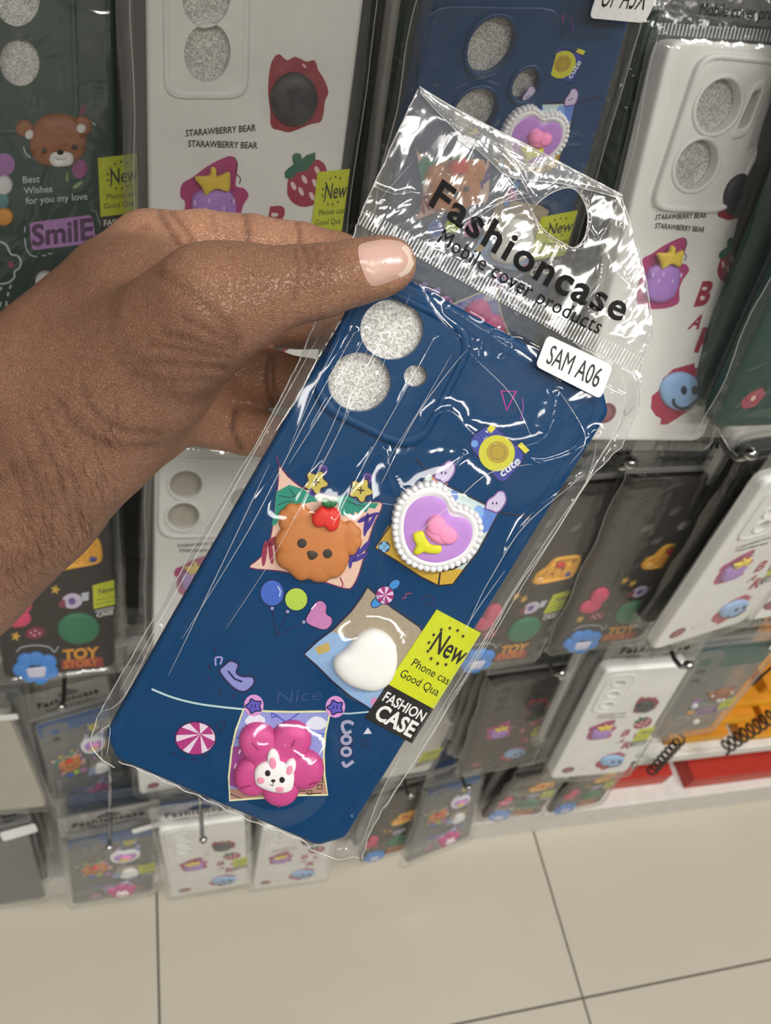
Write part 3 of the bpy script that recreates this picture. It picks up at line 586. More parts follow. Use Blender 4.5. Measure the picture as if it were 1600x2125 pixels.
# ---------------- design B: strawberries on a white case
def design_b(fn, case, clear=False):
    za = sheet(fn, 'w2', (1240, 440), 4.4278); z1 = sheet(fn, 'w1', (0, 0), 2.0)
    bk = P(28, 26, 26); rd = P(162, 30, 62); rd2 = P(150, 24, 44)
    b = MB(z1); b.text('STARAWBERRY BEAR', (770, 566), (1062, 542), (768, 540), .16, bk, .02, .1); b.text('STARAWBERRY BEAR', (780, 608), (1068, 616), (779, 582), .16, bk, .02, .1); b.build('lettering', case, 'black lettering reading STARAWBERRY BEAR twice')
    b = MB(z1); o = smooth([(1118, 290), (1135, 240), (1160, 225), (1190, 250), (1225, 235), (1270, 255), (1305, 250), (1320, 290), (1345, 330), (1362, 380), (1348, 420), (1342, 470), (1330, 505), (1290, 515), (1240, 535), (1200, 548), (1160, 540), (1125, 525), (1120, 450), (1112, 380)], k=3); b.flat(o, .12, rd2); b.ribbon([(1255, 265), (1268, 280)], 9, .2, P(230, 180, 190)); b.build('splash_print', case, 'dark red splash')
    b = MB(z1); b.puff(circle(1218, 410, 98, 112), 0, 3.4, R(38, 34, 42)); b.build('plain_charm', case, 'plain dark domed charm')
    b = MB(za); o = smooth([(1110, 500), (1135, 425), (1200, 380), (1290, 325), (1345, 290), (1388, 315), (1400, 370), (1390, 470), (1340, 570), (1270, 632), (1190, 650), (1130, 620), (1103, 560)], k=3); b.flat(o, .14, rd)
    for x, y in ((1337, 372), (1238, 435), (1302, 468), (1155, 482), (1197, 528), (1262, 568)): b.flat(circle(x, y, 16, 34, 12, -.15), .22, P(236, 206, 206))
    b.flat([(1112, 412), (1120, 372), (1150, 345), (1190, 318), (1192, 260), (1215, 232), (1252, 240), (1256, 280), (1290, 252), (1352, 234), (1340, 290), (1292, 340), (1270, 368), (1205, 378), (1160, 420), (1128, 428)], .24, P(18, 98, 76)); b.build('strawberry_print', case, 'red strawberry print')
    b = MB(za); b.text('B', (885, 855), (1010, 845), (960, 650), .16, rd, .05, .0); b.text('E', (1092, 945), (1165, 935), (1120, 812), .16, rd, .03); b.text('A', (825, 1070), (930, 1072), (900, 945), .16, rd, .03); b.text('R', (888, 1272), (1030, 1290), (965, 1070), .16, rd, .05)
    for x, y, r_ in ((975, 700, 14), (960, 785, 16), (1020, 1110, 12)): b.flat(circle(x, y, r_ * 1.4, r_, 10, -.6), .2, P(240, 216, 220))
    b.build('lettering', case, 'red letters B E A R')
    b = MB(z1); o = smooth([(748, 790), (760, 758), (800, 735), (860, 690), (940, 650), (972, 655), (985, 700), (978, 770), (1010, 780), (1032, 810), (1010, 850), (1000, 900), (1010, 970), (900, 1000), (790, 985), (765, 900), (768, 840), (750, 820)], k=3); b.flat(o, .12, P(176, 52, 118)); b.ribbon(smooth([(970, 650), (985, 680), (978, 715), (998, 740), (992, 762)], False), 4, .14, bk); b.build('splash_print', case, 'magenta splash')
    b = MB(z1); b.puff(smooth([(795, 850), (800, 810), (840, 785), (900, 778), (950, 790), (975, 830), (978, 880), (960, 940), (900, 965), (830, 950), (800, 905)], k=4), 0, 3.2, R(172, 126, 206))
    for x, y in ((866, 825), (806, 832), (966, 826), (850, 858), (925, 856)): b.puff(circle(x, y, 7, 13, 10), 2.9, .3, R(206, 176, 226))
    b.puff(smooth([(806, 728), (850, 722), (868, 716), (872, 690), (882, 684), (894, 694), (898, 722), (945, 705), (952, 735), (945, 785), (905, 775), (880, 780), (850, 800), (835, 770)], k=4), 2.4, 2.0, R(226, 196, 66)); b.build('berry_charm', case, 'lilac berry charm with a yellow bow')
    b = MB(za); o = [(580, 1585), (600, 1530), (700, 1440), (890, 1388), (892, 1428), (938, 1438), (936, 1488), (992, 1490), (950, 1560), (900, 1640), (890, 1760), (880, 1800), (640, 1950), (578, 1952), (584, 1895), (535, 1870), (490, 1800), (500, 1690), (560, 1640)]; b.flat(o, .12, P(176, 42, 74)); b.build('splash_print', case, 'ragged crimson splash')
    b = MB(za); b.puff(circle(755, 1640, 188, 176, 36), 0, 3.2, R(146, 184, 226)); dk = R(44, 54, 68)
    for x in (755, 855): b.puff(circle(x, 1615, 30, 42, 16), 3.05, .3, dk)
    b.ribbon(smooth([(662, 1690), (668, 1740), (720, 1780), (780, 1778), (840, 1740), (886, 1692)], False), 26, 3.25, dk, th=1.2); b.build('smiley_charm', case, 'pale blue smiling face charm')
    b = MB(fn); b.flat(circle(15, 156, 6.5, 5), .14, P(128, 58, 66)); b.flat(circle(15, 156, 4, 3, 14), .2, P(150, 90, 90)); b.ribbon(smooth([(26, 154), (28, 157), (32, 152)], False), .4, .14, P(170, 150, 150)); b.build('cookie_print', case)

# ---------------- design C: bear and smile tag on a dark green case
def design_c(fn, case):
    z = sheet(fn, 'g1', (0, 0), 3.319); br = R(150, 84, 34); gy = P(186, 198, 198); pk = P(150, 60, 130)
    b = MB(z); b.flat(circle(548, 1165, 52, 66), .12, pk); b.flat([(490, 790), (540, 740), (600, 715), (590, 780), (540, 800)], .12, P(110, 24, 74)); b.flat(circle(462, 1222, 8, 36, 12), .14, P(120, 160, 50)); b.flat(circle(535, 1275, 40, 14, 14, -.6), .14, P(120, 160, 90)); b.ribbon([(440, 1325), (500, 1270)], 6, .14, P(30, 60, 40)); b.build('tulip_print', case)
    b = MB(z); b.ribbon(smooth([(102, 800), (125, 785), (140, 800), (150, 822), (240, 830)], False), 10, .14, gy); b.ribbon([(370, 780), (405, 750)], 8, .14, gy); b.ribbon([(448, 755), (460, 800)], 8, .14, gy); b.ribbon([(610, 825), (660, 865)], 9, .14, gy); b.ribbon(smooth([(160, 1010), (180, 1060), (210, 1085)], False), 9, .14, gy); b.build('line_print', case)
    b = MB(z); b.puff(circle(172, 885, 62), 0, 2.4, br); b.puff(circle(565, 870, 72), 0, 2.4, br); b.puff(smooth([(205, 980), (225, 880), (290, 805), (400, 782), (500, 800), (570, 870), (600, 980), (570, 1070), (500, 1125), (400, 1142), (300, 1135), (230, 1080)], k=4), 0, 3.6, br)
    w_ = R(228, 226, 222); b.puff(circle(207, 925, 30, 34, 18, .4), 1.8, 1.6, w_); b.puff(circle(562, 884, 36, 34, 18), 1.8, 1.6, w_); b.puff(smooth([(345, 1100), (355, 1055), (400, 1038), (470, 1040), (510, 1070), (505, 1120), (470, 1138), (380, 1142)], k=4), 3.1, 1.6, w_)
    for x, y in ((312, 1032), (517, 1010)): b.puff(circle(x, y, 20), 3.4, .4, R(50, 30, 20))
    b.puff(circle(422, 1042, 22, 18), 4.4, .7, R(30, 24, 24)); b.ribbon(smooth([(392, 1082), (408, 1094), (425, 1084), (442, 1094), (460, 1080)], False), 4, 4.75, R(60, 50, 50), th=.3); b.build('bear_charm', case, 'brown teddy face charm with white muzzle')
    b = MB(z); b.text('Best', (158, 1262), (276, 1255), (155, 1216), .16, gy, .015); b.text('Wishes', (165, 1336), (362, 1322), (162, 1292), .16, gy, .015); b.text('for you my love', (178, 1408), (604, 1374), (175, 1362), .16, gy, .015); b.build('lettering', case, 'grey lettering reading Best Wishes for you my love')
    b = MB(z); o = roundpoly([(200, 1535), (635, 1480), (662, 1672), (222, 1726)], 30); b.flat(o, .14, P(178, 126, 190)); b.text('SmilE', (222, 1695), (645, 1645), (216, 1556), .22, P(74, 28, 84), .03); b.ribbon(smooth([(170, 1640), (180, 1710), (210, 1755), (255, 1770)], False), 8, .16, gy)
    for q in (((290, 1762), (318, 1758)), ((332, 1750), (360, 1746)), ((172, 1560), (170, 1600))): b.ribbon(list(q), 8, .16, gy)
    b.ribbon(smooth([(625, 1448), (660, 1460), (675, 1500), (695, 1560)], False), 8, .16, P(120, 140, 140)); b.build('tag_print', case, 'lilac tag reading Smile')
    b = MB(z); b.flat(circle(30, 1135, 72, 78), .14, P(166, 106, 176)); b.build('blob_print', case)
    b = MB(z); b.puff(circle(28, 1275, 62, 68), 0, 2.6, R(226, 228, 230)); b.puff(circle(20, 1380, 50, 60), 0, 2, R(70, 130, 140)); b.puff(circle(28, 1492, 66, 62), 0, 2.6, R(222, 150, 30)); b.build('plain_charm', case, 'plain white, teal and orange charm')
    b = MB(z); b.ribbon(smooth([(-110, 1760), (-60, 1700), (0, 1668), (45, 1690), (75, 1750), (125, 1765), (145, 1810), (128, 1850), (100, 1870), (98, 1910), (60, 1945), (0, 1955), (-80, 1940)], False), 14, .14, gy); b.flat(smooth([(50, 1812), (70, 1805), (95, 1815), (85, 1850), (62, 1838)], k=3), .14, P(150, 30, 70))
    for q in (((76, 1962), (68, 1988)), ((56, 2012), (54, 2040)), ((46, 2076), (42, 2110)), ((10, 1975), (5, 2000)), ((5, 2080), (0, 2110))): b.ribbon(list(q), 14, .14, gy)
    b.build('cloud_print', case, 'white outlined rain cloud')
    b = MB(z); b.flat(circle(312, 1930, 88), .12, P(16, 34, 32)); b.puff(circle(312, 1932, 68), 0, 3.4, R(230, 232, 232)); b.build('daisy_charm', case, 'round white charm')

# ---------------- design D: mixed charms on a smoky clear case
def design_d(fn, case):
    z = sheet(fn, 'd2', (0, 900), 3.2); ye = R(236, 172, 40)
    b = MB(z); o = smooth([(408, 735), (440, 700), (520, 688), (620, 682), (662, 705), (678, 760), (680, 830), (640, 862), (520, 885), (380, 905), (335, 870), (352, 810), (392, 775)], k=3); b.puff(o, 0, 2.6, ye, prof=((1, 0), (1, .3), (.97, .7), (.9, 1), (.84, .7), (.8, .4), (.4, .4), (.05, .4)))
    for x in (438, 510, 580): b.puff(roundpoly([(x - 22, 745), (x + 22, 735), (x + 18, 850), (x - 22, 860)], 12), .8, 1.6, ye)
    b.puff(circle(505, 750, 38, 24, 16), 1.5, 1.6, R(206, 50, 40)); b.puff(circle(616, 828, 30, 18, 14), 1, 1.4, R(64, 66, 150)); b.puff(circle(400, 868, 34, 24, 16), 1, 1.6, R(238, 190, 110)); b.build('snack_charm', case, 'yellow basket charm')
    b = MB(z)
    for x, y in ((285, 1008), (368, 1035), (105, 1345)): b.flat(star(x, y, 36, .2), .14, P(214, 170, 60))
    b.build('star_print', case)
    b = MB(z); pk = R(214, 60, 104); b.puff(circle(140, 1130, 74, 66, 24, .3), 0, 3, pk); b.puff(circle(120, 1225, 88, 58, 24), 0, 2.4, pk); b.build('plain_charm', case, 'plain pink rounded charm')
    b = MB(z); b.flat(circle(480, 1110, 68, 50, 20, -.1), .14, P(206, 196, 220)); b.flat(circle(478, 1112, 26, 24, 16), .2, P(110, 84, 150)); b.flat([(390, 1120), (430, 1095), (440, 1150), (400, 1160)], .16, P(130, 50, 70)); b.flat([(540, 1060), (590, 1050), (588, 1105), (550, 1110)], .16, P(200, 204, 214)); b.build('eye_print', case)
    b = MB(z); b.puff(circle(522, 1290, 140, 104, 30), 0, 2.8, R(30, 116, 78)); b.build('plain_charm', case, 'plain green domed charm')
    b = MB(z); b.flat(smooth([(168, 1330), (190, 1296), (250, 1285), (298, 1300), (285, 1340), (230, 1362), (185, 1355)], k=3), .14, P(130, 30, 56))
    for x, y in ((205, 1322), (235, 1308), (262, 1325), (228, 1338)): b.flat(circle(x, y, 8, n=8), .2, P(220, 170, 190))
    b.build('mushroom_print', case)
    b = MB(z); b.ribbon(smooth([(110, 1450), (140, 1420), (220, 1405), (300, 1410), (340, 1425), (360, 1450), (388, 1412)], False), 7, .14, P(180, 186, 190)); b.build('line_print', case)
    b = MB(z); bl = R(62, 140, 222)
    for cx, cy in ((170, 1500), (240, 1490), (320, 1510), (140, 1560), (200, 1600), (330, 1575), (270, 1610)): b.puff(circle(cx, cy, 58, 46, 22), 0, 3, bl)
    b.puff(roundpoly([(170, 1545), (310, 1530), (300, 1600), (190, 1605)], 20), 2.4, 1.2, R(216, 214, 232)); b.build('flower_charm', case, 'blue flower charm with a pale centre')
    b = MB(z); b.flat(roundpoly([(410, 1500), (680, 1480), (690, 1545), (410, 1565)], 12), .12, P(150, 52, 34)); b.text('TOY', (418, 1502), (662, 1480), (416, 1438), .2, P(220, 150, 40), .05); b.text('STORY', (425, 1555), (655, 1535), (424, 1512), .2, P(210, 120, 40), .03); b.build('lettering', case, 'yellow and red lettering reading TOY STORY')

# ------------------------------------------------------------------ moulded cases and their bags
def rrect(x0, y0, x1, y1, r, k=3):
    return roundpoly([(x0, y0), (x1, y0), (x1, y1), (x0, y1)], r, k)
def scale_about(p, cx, cy, sx, sy): return [(cx + (x - cx) * sx, cy + (y - cy) * sy) for x, y in p]

def case_body(pkg, fn, shell, islands=(), holes=(), ring=0.0, groove=False, insert=True, corner=7, ck=3, island_h=1.1, thick=9.0):
    """the moulded back of a phone case: outline, rounded rim, raised camera islands, through holes, glitter foam behind"""
    b = MB(fn); mi = b.m(shell); out = roundpoly(rrect(0, 0, 81, 170, corner, 1), 1.6, 3) if ck == 1 else rrect(0, 0, 81, 170, corner, 3); n = len(out)
    rows = []
    for ins, h in ((0, -thick), (0, -2.2), (.15, -1.2), (.6, -.45), (1.3, -.08), (2.0, 0)):
        rows.append(b.add([(x, y, h) for x, y in scale_about(out, 40.5, 85, 1 - ins / 40.5, 1 - ins / 85)]))
    for a, c in zip(rows, rows[1:]):
        for i in range(n): j = (i + 1) % n; b.face([a + i, a + j, c + j, c + i], mi, True)
    cap_ = scale_about(out, 40.5, 85, 1 - 2 / 40.5, 1 - 2 / 85)
    inside = lambda p, poly: sum(((poly[i][1] > p[1]) != (poly[i - 1][1] > p[1])) and (p[0] < (poly[i - 1][0] - poly[i][0]) * (p[1] - poly[i][1]) / (poly[i - 1][1] - poly[i][1] + 1e-12) + poly[i][0]) for i in range(len(poly))) % 2
    ctr = lambda p: (sum(q[0] for q in p) / len(p), sum(q[1] for q in p) / len(p))
    free = [h for h in holes if not any(inside(ctr(h), i) for i in islands)]
    b.flat(cap_, 0, shell, list(islands) + free, th=0)
    b.flat(rrect(1.5, 1.5, 79.5, 168.5, corner, 3), -2.9, shell, list(holes), th=0)
    for isl in islands:
        c = ctr(isl); mine = [h for h in holes if inside(ctr(h), isl)]; m = len(isl)
        w_ = max(p[0] for p in isl) - min(p[0] for p in isl); hgt = max(p[1] for p in isl) - min(p[1] for p in isl)
        rr = []
        for ins, h in ((0, 0), (.1, island_h * .7), (.7, island_h), (2.0, island_h), (2.6, island_h * .55)):
            rr.append(b.add([(x, y, h) for x, y in scale_about(isl, c[0], c[1], 1 - 2 * ins / w_, 1 - 2 * ins / hgt)]))
        for a, d in zip(rr, rr[1:]):
            for i in range(m): j = (i + 1) % m; b.face([a + i, a + j, d + j, d + i], mi, True)
        b.flat(scale_about(isl, c[0], c[1], 1 - 5.2 / w_, 1 - 5.2 / hgt), island_h * .55, shell, mine, th=0)
    for h in holes:
        top = island_h * .55 if any(inside(ctr(h), i) for i in islands) else 0
        a = b.add([(x, y, top) for x, y in h]); d = b.add([(x, y, -3) for x, y in h]); m = len(h)
        for i in range(m): j = (i + 1) % m; b.face([a + i, a + j, d + j, d + i], mi, True)
        if ring and len(h) > 14:
            c = ctr(h); r0 = max(p[0] for p in h) - c[0]; q = (r0 + ring) / r0; o = scale_about(h, *c, q, q)
            rr = [b.add([(x, y, z) for x, y in scale_about(h, *c, 1 + (q - 1) * t, 1 + (q - 1) * t)]) for t, z in ((0, top - .2), (.05, top + .6), (.3, top + .85), (.7, top + .85), (.95, top + .5), (1, top - .1))]
            for e, g in zip(rr, rr[1:]):
                for i in range(m): j = (i + 1) % m; b.face([e + i, e + j, g + j, g + i], mi, True)
    if groove:
        g = rrect(4.6, 5.0, 77, 165, 5, 2); b.ribbon(g, .35, .16, shell, True, th=.3)
    case = b.build('phone_case', pkg)
    if insert is not None:
        f = MB(fn); f.flat(rrect(2, 2, 79, 168, 5, 2), -3.2, glitter() if insert is True else insert, th=.8)
        f.build('foam_sheet', case, 'silver glitter foam sheet behind the lens holes' if insert is True else None)
    return case

def wr(x, y, seed, amp=1.0):
    """wrinkle field in mm for numpy arrays of case millimetres"""
    r = np.random.RandomState(seed); z = np.zeros_like(x, dtype=float)
    for k in range(7):
        a = r.normal(0, .5) + (math.pi / 2 if k > 4 else 0); f = r.uniform(.10, .34); ph = r.uniform(0, 6.28)
        t = (x * math.cos(a) + y * math.sin(a)) * f + ph + .8 * np.sin(y * r.uniform(.02, .06) + ph)
        z += (1 - 2 * np.abs(np.sin(t / 1.0))) * r.uniform(.12, .4)
    return z * amp * .45
def sstep(t): t = np.clip(t, 0, 1); return t * t * (3 - 2 * t)

def bag_sheet(fn, side, xr, yr, nx, ny, seed, top=5.2, back=-10.5, mid=-4.5, lean=0):
    X, Y = np.meshgrid(np.linspace(*xr, nx), np.linspace(*yr, ny))
    # outside edges waver a little
    r = np.random.RandomState(seed + 5)
    X = X + .5 * np.sin(Y * .11 + seed) * np.where(np.abs(X - 40) > 38, 1, 0)
    d = np.hypot(np.maximum(np.maximum(-X, X - 81), 0), np.maximum(np.maximum(-Y, Y - 170), 0)); q = sstep(d / 9)
    Z = (top if side > 0 else back) * (1 - q) + (mid + .35 * side) * q
    Z = Z + wr(X, Y, seed + (0 if side > 0 else 50)) * (1 - .65 * np.clip(d / 9, 0, 1) * (Y > -3)) * np.where(Y < -6, 2.2, 1) * (1 if side > 0 else .5)
    v = [fn(float(a), float(b), float(c)) for a, b, c in zip(X.ravel(), Y.ravel(), Z.ravel())]
    f = [(j * nx + i, j * nx + i + 1, (j + 1) * nx + i + 1, (j + 1) * nx + i) for j in range(ny - 1) for i in range(nx - 1)]
    return v, f
def bag(pkg, fn, seed, nx=26, ny=46, header=True, xr=(-5.5, 86.5), bottom=176.5, mt=None, y0=-3):
    mt = mt or film()
    v, f = bag_sheet(fn, 1, xr, (y0, bottom), nx, ny, seed); v2, f2 = bag_sheet(fn, -1, xr, (y0, bottom), max(nx // 2, 4), max(ny // 2, 4), seed)
    k = len(v); v = v + v2; f = f + [tuple(q + k for q in t) for t in f2]
    o = mesh_obj('plastic_bag', v, f, mt, pkg, True)
    if header:
        for e_ in (0, nx - 1):
            vv, ff = tube_mesh([v[j * nx + e_] for j in range(ny)], .00022, 5); mesh_obj('bag_edge', vv, ff, film('edge_film', .5, .3, .12, 1, 2.0), pkg, True)
        b = MB(fn); c = rrect(xr[0], -44, xr[1], -3, 2, 1)
        hole = smooth([(29, -30), (34, -35), (40.5, -38), (47, -35), (52, -30), (47, -27), (34, -27)], k=3)
        b.flat(c, -4.2, mt, [hole], th=0); b.flat(c, -4.8, mt, [hole], th=0)
        hd = b.build('bag_header', pkg, 'clear bag header with hanging hole')
        t = MB(fn); t.text('Fashioncase', (8, -18), (73, -18), (8, -26), -4.0, P(18, 16, 16), .03, spacing=1.15); t.text('Mobile cover products', (15, -9), (66, -9), (15, -13.5), -4.0, P(22, 20, 20))
        t.build('header_lettering', hd)
        s = MB(fn); w_ = film('seal_film', .6, .5, .2)
        for i in range(46): x = xr[0] + 2 + i * (xr[1] - xr[0] - 4) / 45; s.ribbon([(x, -5.5), (x, -1.2)], .8, -3.6, w_, th=.35)
        s.build('heat_seal', pkg, 'ribbed heat seal')
    return o
def size_tag(pkg, fn, quad, text=None):
    Hs = hom([(0, 0), (100, 0), (100, 44), (0, 44)], quad); b = MB(lambda x, y, h: fn(*ap(Hs, x, y), h))
    b.flat(rrect(0, 0, 100, 44, 9, 4), 6.4, P(236, 236, 236), th=.3)
    if text: b.text(text, (12, 33), (88, 33), (12, 11), 6.5, P(30, 28, 30), -.004)
    b.build('size_label', pkg, 'white size label' + (f' reading {text}' if text else ''))

def place(e, rot):
    a, p, r = rot
    e.rotation_mode = 'QUATERNION'
    e.rotation_quaternion = (Matrix.Rotation(a, 3, 'Z') @ Matrix.Rotation(p, 3, 'X') @ Matrix.Rotation(r, 3, 'Y')).to_quaternion()
def make_fn(quad):
    Hm = hom(MMQ, [(x / 1000, z / 1000) for x, z in quad])
    def fn(x, y, h): a, b = ap(Hm, x, y); return Vector((a, -h / 1000, b))
    return fn

SHELLS = {
    'navy': (16, 62, 106), 'white': (232, 232, 228), 'green': (6, 56, 46), 'black': (24, 24, 25), 'grey': (182, 177, 163)}
def shell(name):
    if name == 'smoky': return clear_shell((62, 54, 48), .6)
    if name == 'clear': return clear_shell((170, 172, 170), .30)
    return mat(SHELLS[name], 'shell')

STOCK = {}
def stock(color):
    """shared meshes of a plain bagged case seen edge-on in a stack"""
    if color in STOCK: return STOCK[color]
    fn = make_fn([(-40.5, 85), (40.5, 85), (40.5, -85), (-40.5, -85)])
    tmp = bpy.data.objects.new('tmp', None)
    case = case_body(tmp, fn, shell(color), [rrect(5, 5, 36, 40, 6, 2)], [circle(14, 14, 5, n=12), circle(14, 28, 5, n=12)], insert=None)
    bg = bag(tmp, fn, 300 + len(STOCK), 14, 30, header=False, y0=-44, mt=film('stack_film', .6, .03, .12, .8, 1.1))
    ms = [('phone_case', case.data), ('plastic_bag', bg.data)]
    for o in (case, bg): bpy.data.objects.remove(o)
    bpy.data.objects.remove(tmp)
    STOCK[color] = ms
    return ms
ORD = ['directly', 'second', 'third', 'fourth', 'fifth', 'sixth', 'seventh', 'eighth', 'ninth', 'tenth', 'eleventh', 'twelfth']
def stack(key, where, colors, step=.0165, scale=1.0, jit=.002):
    pos, rot, quad = POSE[key]
    for k, c in enumerate(colors):
        e = empty('packaged_phone_case', (pos[0] + random.uniform(-jit, jit), pos[1] + step * (k + 1) + .003, pos[2] + random.uniform(-jit, jit) * 2),
                  f'{c} bagged case directly behind {where}' if k == 0 else f'{c} bagged case, {ORD[k]} back behind {where}', 'phone case', f'stack behind {where}')
        place(e, (rot[0] * .8 + random.uniform(-.02, .02), rot[1], rot[2] + random.uniform(-.015, .015)))
        e.scale = (scale,) * 3
        for nm, me in stock(c):
            o = bpy.data.objects.new(nm, me); COL.objects.link(o); o.parent = e
    # the peg
def peg(key, where, ylen=.03, up=.122, wall=.575):
    pos, rot, quad = POSE[key]
    q = Matrix.Rotation(rot[0], 3, 'Z') @ Matrix.Rotation(rot[1], 3, 'X') @ Matrix.Rotation(rot[2], 3, 'Y')
    w_ = q @ Vector((0, 0, up)) + Vector(pos)
    e = empty('display_peg', (w_.x, wall, w_.z), f'chrome display peg carrying {where}', 'hook', 'chrome pegs of the rack')
    L = wall - (w_.y - ylen); ch = mat((190, 190, 192), 'metal')
    v, f = tube_mesh([(0, 0, 0), (0, -L * .5, 0), (0, -L + .012, 0), (0, -L + .004, .003), (0, -L, .010)], .0022, 8); mesh_obj('rod', v, f, ch, e, True)
    bm = bmesh.new(); bmesh.ops.create_uvsphere(bm, u_segments=14, v_segments=8, radius=.0042, matrix=Matrix.Translation((0, -L, .012))); me = bpy.data.meshes.new('ball_tip'); bm.to_mesh(me); bm.free()
    for p in me.polygons: p.use_smooth = True
    me.materials.append(ch); o = bpy.data.objects.new('ball_tip', me); COL.objects.link(o); o.parent = e
    box('wall_plate', (-.008, -.003, -.012), (.008, .0, .012), ch, e, .001)

C3 = lambda x, r, *ys: [circle(x, y, r, n=20) for y in ys]
def hl(key, pts): return [circle(*to_mm(key, [p])[0], r, r2, 26) for p, r, r2 in pts]
seed = 100
def package(key, label, shellname, design, islands=(), holes=(), ring=0.0, insert=True, tag=None, tagq=None, group=None, sticker=True, header=True, island_h=1.1, **kw):
    global seed
    pos, rot, quad = POSE[key]; seed += 1
    e = empty('packaged_phone_case', pos, label, 'phone case', group); place(e, rot)
    fn = make_fn(quad)
    case = case_body(e, fn, shell(shellname), islands, holes, ring, insert=insert, island_h=island_h, **kw)
    if design: design(fn, case)
    if sticker: promo(fn, case, [(67, 96), (82, 93), (82, 122), (67, 124)] if sticker is True else sticker)
    bag(e, fn, seed, header=header)
    if tagq: size_tag(e, fn, tagq, tag)
    return e

I_BIG = rrect(5, 6, 62, 66, 14, 4); I_COL = rrect(5, 6, 33, 62, 9, 3)
UR = [(62, -8), (90, -6), (89, 6), (61, 4)]
package('g1', 'dark green case with brown teddy face and lilac smile tag, upper left', 'green', design_c,
        [rrect(4, 6, 66, 76, 8, 3)], hl('g1', [((40, 130), 8, 8), ((33, -5), 9, 9)]), sticker=[(73, 86), (90, 85), (90, 118), (74, 119)])
stack('g1', 'the green teddy case', ['green', 'black', 'green', 'black', 'green', 'black'])
peg('g1', 'the green teddy cases')
package('w1', 'white STARAWBERRY BEAR case above the index finger, lower half hidden by the hand', 'white', design_b,
        [to_mm('w1', roundpoly([(335, -130), (520, -130), (515, 205), (340, 205)], 40))], hl('w1', [((430, 110), 8.9, 8.9), ((428, -8), 9, 9)]), sticker=[(70.5, 82), (84, 81), (84, 114), (70.5, 115)])
stack('w1', 'the white case above the hand', ['black', 'black', 'white', 'black', 'green', 'black', 'black'])
peg('w1', 'the white cases above the hand')
package('b1', 'navy case with camera rings at top centre, seen through the held bag header', 'navy', design_a,
        [to_mm('b1', roundpoly([(880, 10), (1180, 15), (1095, 330), (850, 330)], 60))], hl('b1', [((1018, 95), 9.3, 11), ((985, 232), 8.8, 9.5), ((1090, 175), 5.4, 6.4)]), ring=1.6, tag='OP A3X', tagq=[(61, -6), (86, -6), (83, 14), (60, 12)], island_h=.7)
stack('b1', 'the navy camera-ring case', ['green', 'white', 'black', 'black', 'green', 'black'])
peg('b1', 'the navy cases')
package('w2', 'glossy white STARAWBERRY BEAR case at upper right with two big ringed lens holes', 'white', design_b,
        [to_mm('w2', roundpoly([(1452, 105), (1665, 125), (1507, 443), (1343, 436)], 42))],
        [circle(*to_mm('w2', [(1486, 219)])[0], 11.5, 10.2, 32), circle(*to_mm('w2', [(1441, 341)])[0], 11.2, 9.8, 32), to_mm('w2', roundpoly([(1557, 190), (1577, 184), (1546, 262), (1523, 268)], 11, 5))], ring=2.0, insert=True, island_h=2.2, thick=10)
stack('w2', 'the glossy white ringed case', ['green', 'black', 'green', 'black', 'white', 'black'])
peg('w2', 'the upper right white cases')
def bloom(fn, case):
    b = MB(fn); b.flat(roundpoly([(13, 152), (19, 149), (23, 153), (20, 159), (13, 160), (10, 156)], 1.5), .14, P(156, 62, 82)); b.flat(circle(16.5, 154.5, 1.4, n=10), .2, P(216, 190, 170)); b.build('flower_print', case)
package('g2', 'dark green case cut by the right edge, in front of the upper right white case', 'green', bloom, [rrect(4, 6, 66, 76, 8, 3)], sticker=None)
stack('g2', 'the green case at the right edge', ['green', 'black', 'green'])
package('d2', 'smoky clear case with yellow basket and blue flower charms, below the wrist', 'smoky', design_d, [I_BIG], C3(20, 6, 22, 40), insert=mat((120, 116, 108), 'card'))
stack('d2', 'the smoky case below the wrist', ['black', 'clear', 'black', 'white', 'smoky'])
peg('d2', 'the smoky cases below the wrist')
package('w3', 'white case with oval lens holes hanging below the fingers, left of the held case', 'white', design_b,
        [rrect(2, 6, 76, 62, 12, 4)], [circle(19, 24, 10, 9.5, 24), circle(18, 46, 10, 9.5, 24), circle(56, 34, 8, 8, 20)], ring=2.0, island_h=1.8, insert=mat(SHELLS['grey'], 'card'))
stack('w3', 'the white case below the fingers', ['black', 'green', 'white', 'black', 'clear', 'black', 'white'])
peg('w3', 'the white cases below the fingers')
package('d3', 'smoky clear case with yellow basket charm just right of the held case', 'smoky', design_d, [circle(44, 40, 34, 36, 30)], C3(34, 5.5, 28, 46) + C3(58, 5.5, 34), insert=mat((120, 116, 108), 'card'))
stack('d3', 'the smoky case right of the held one', ['black', 'black', 'smoky', 'black', 'clear'])
peg('d3', 'the smoky cases right of the held one')
HD = hl('d4', [((1346, 1098), 6, 5.4), ((1366, 1125), 6, 5.4), ((1404, 1063), 6, 5.6), ((1421, 1091), 6, 5.4)])
package('d4', 'smoky clear case with four lens holes and blue flower charm under the white label', 'smoky', design_d, [circle(*to_mm('d4', [(1388, 1080)])[0], 31, 33, 30)], HD, insert=mat((120, 116, 108), 'card'),
        tag='SPAP K', tagq=[(62, -6), (84, -9), (84, 3), (60, 7)])
stack('d4', 'the smoky case with four lens holes', ['black', 'smoky', 'black', 'black', 'clear'])
peg('d4', 'the smoky cases at right')
package('w4', 'white case tilted at the right below the green one, purple berry charm', 'white', design_b, [rrect(8, 8, 40, 60, 9, 3)], C3(24, 5.5, 20, 34, 48), ring=1.4, insert=mat(SHELLS['grey'], 'card'))
stack('w4', 'the tilted white case at right', ['black', 'white', 'green', 'black'])
peg('w4', 'the tilted white cases')
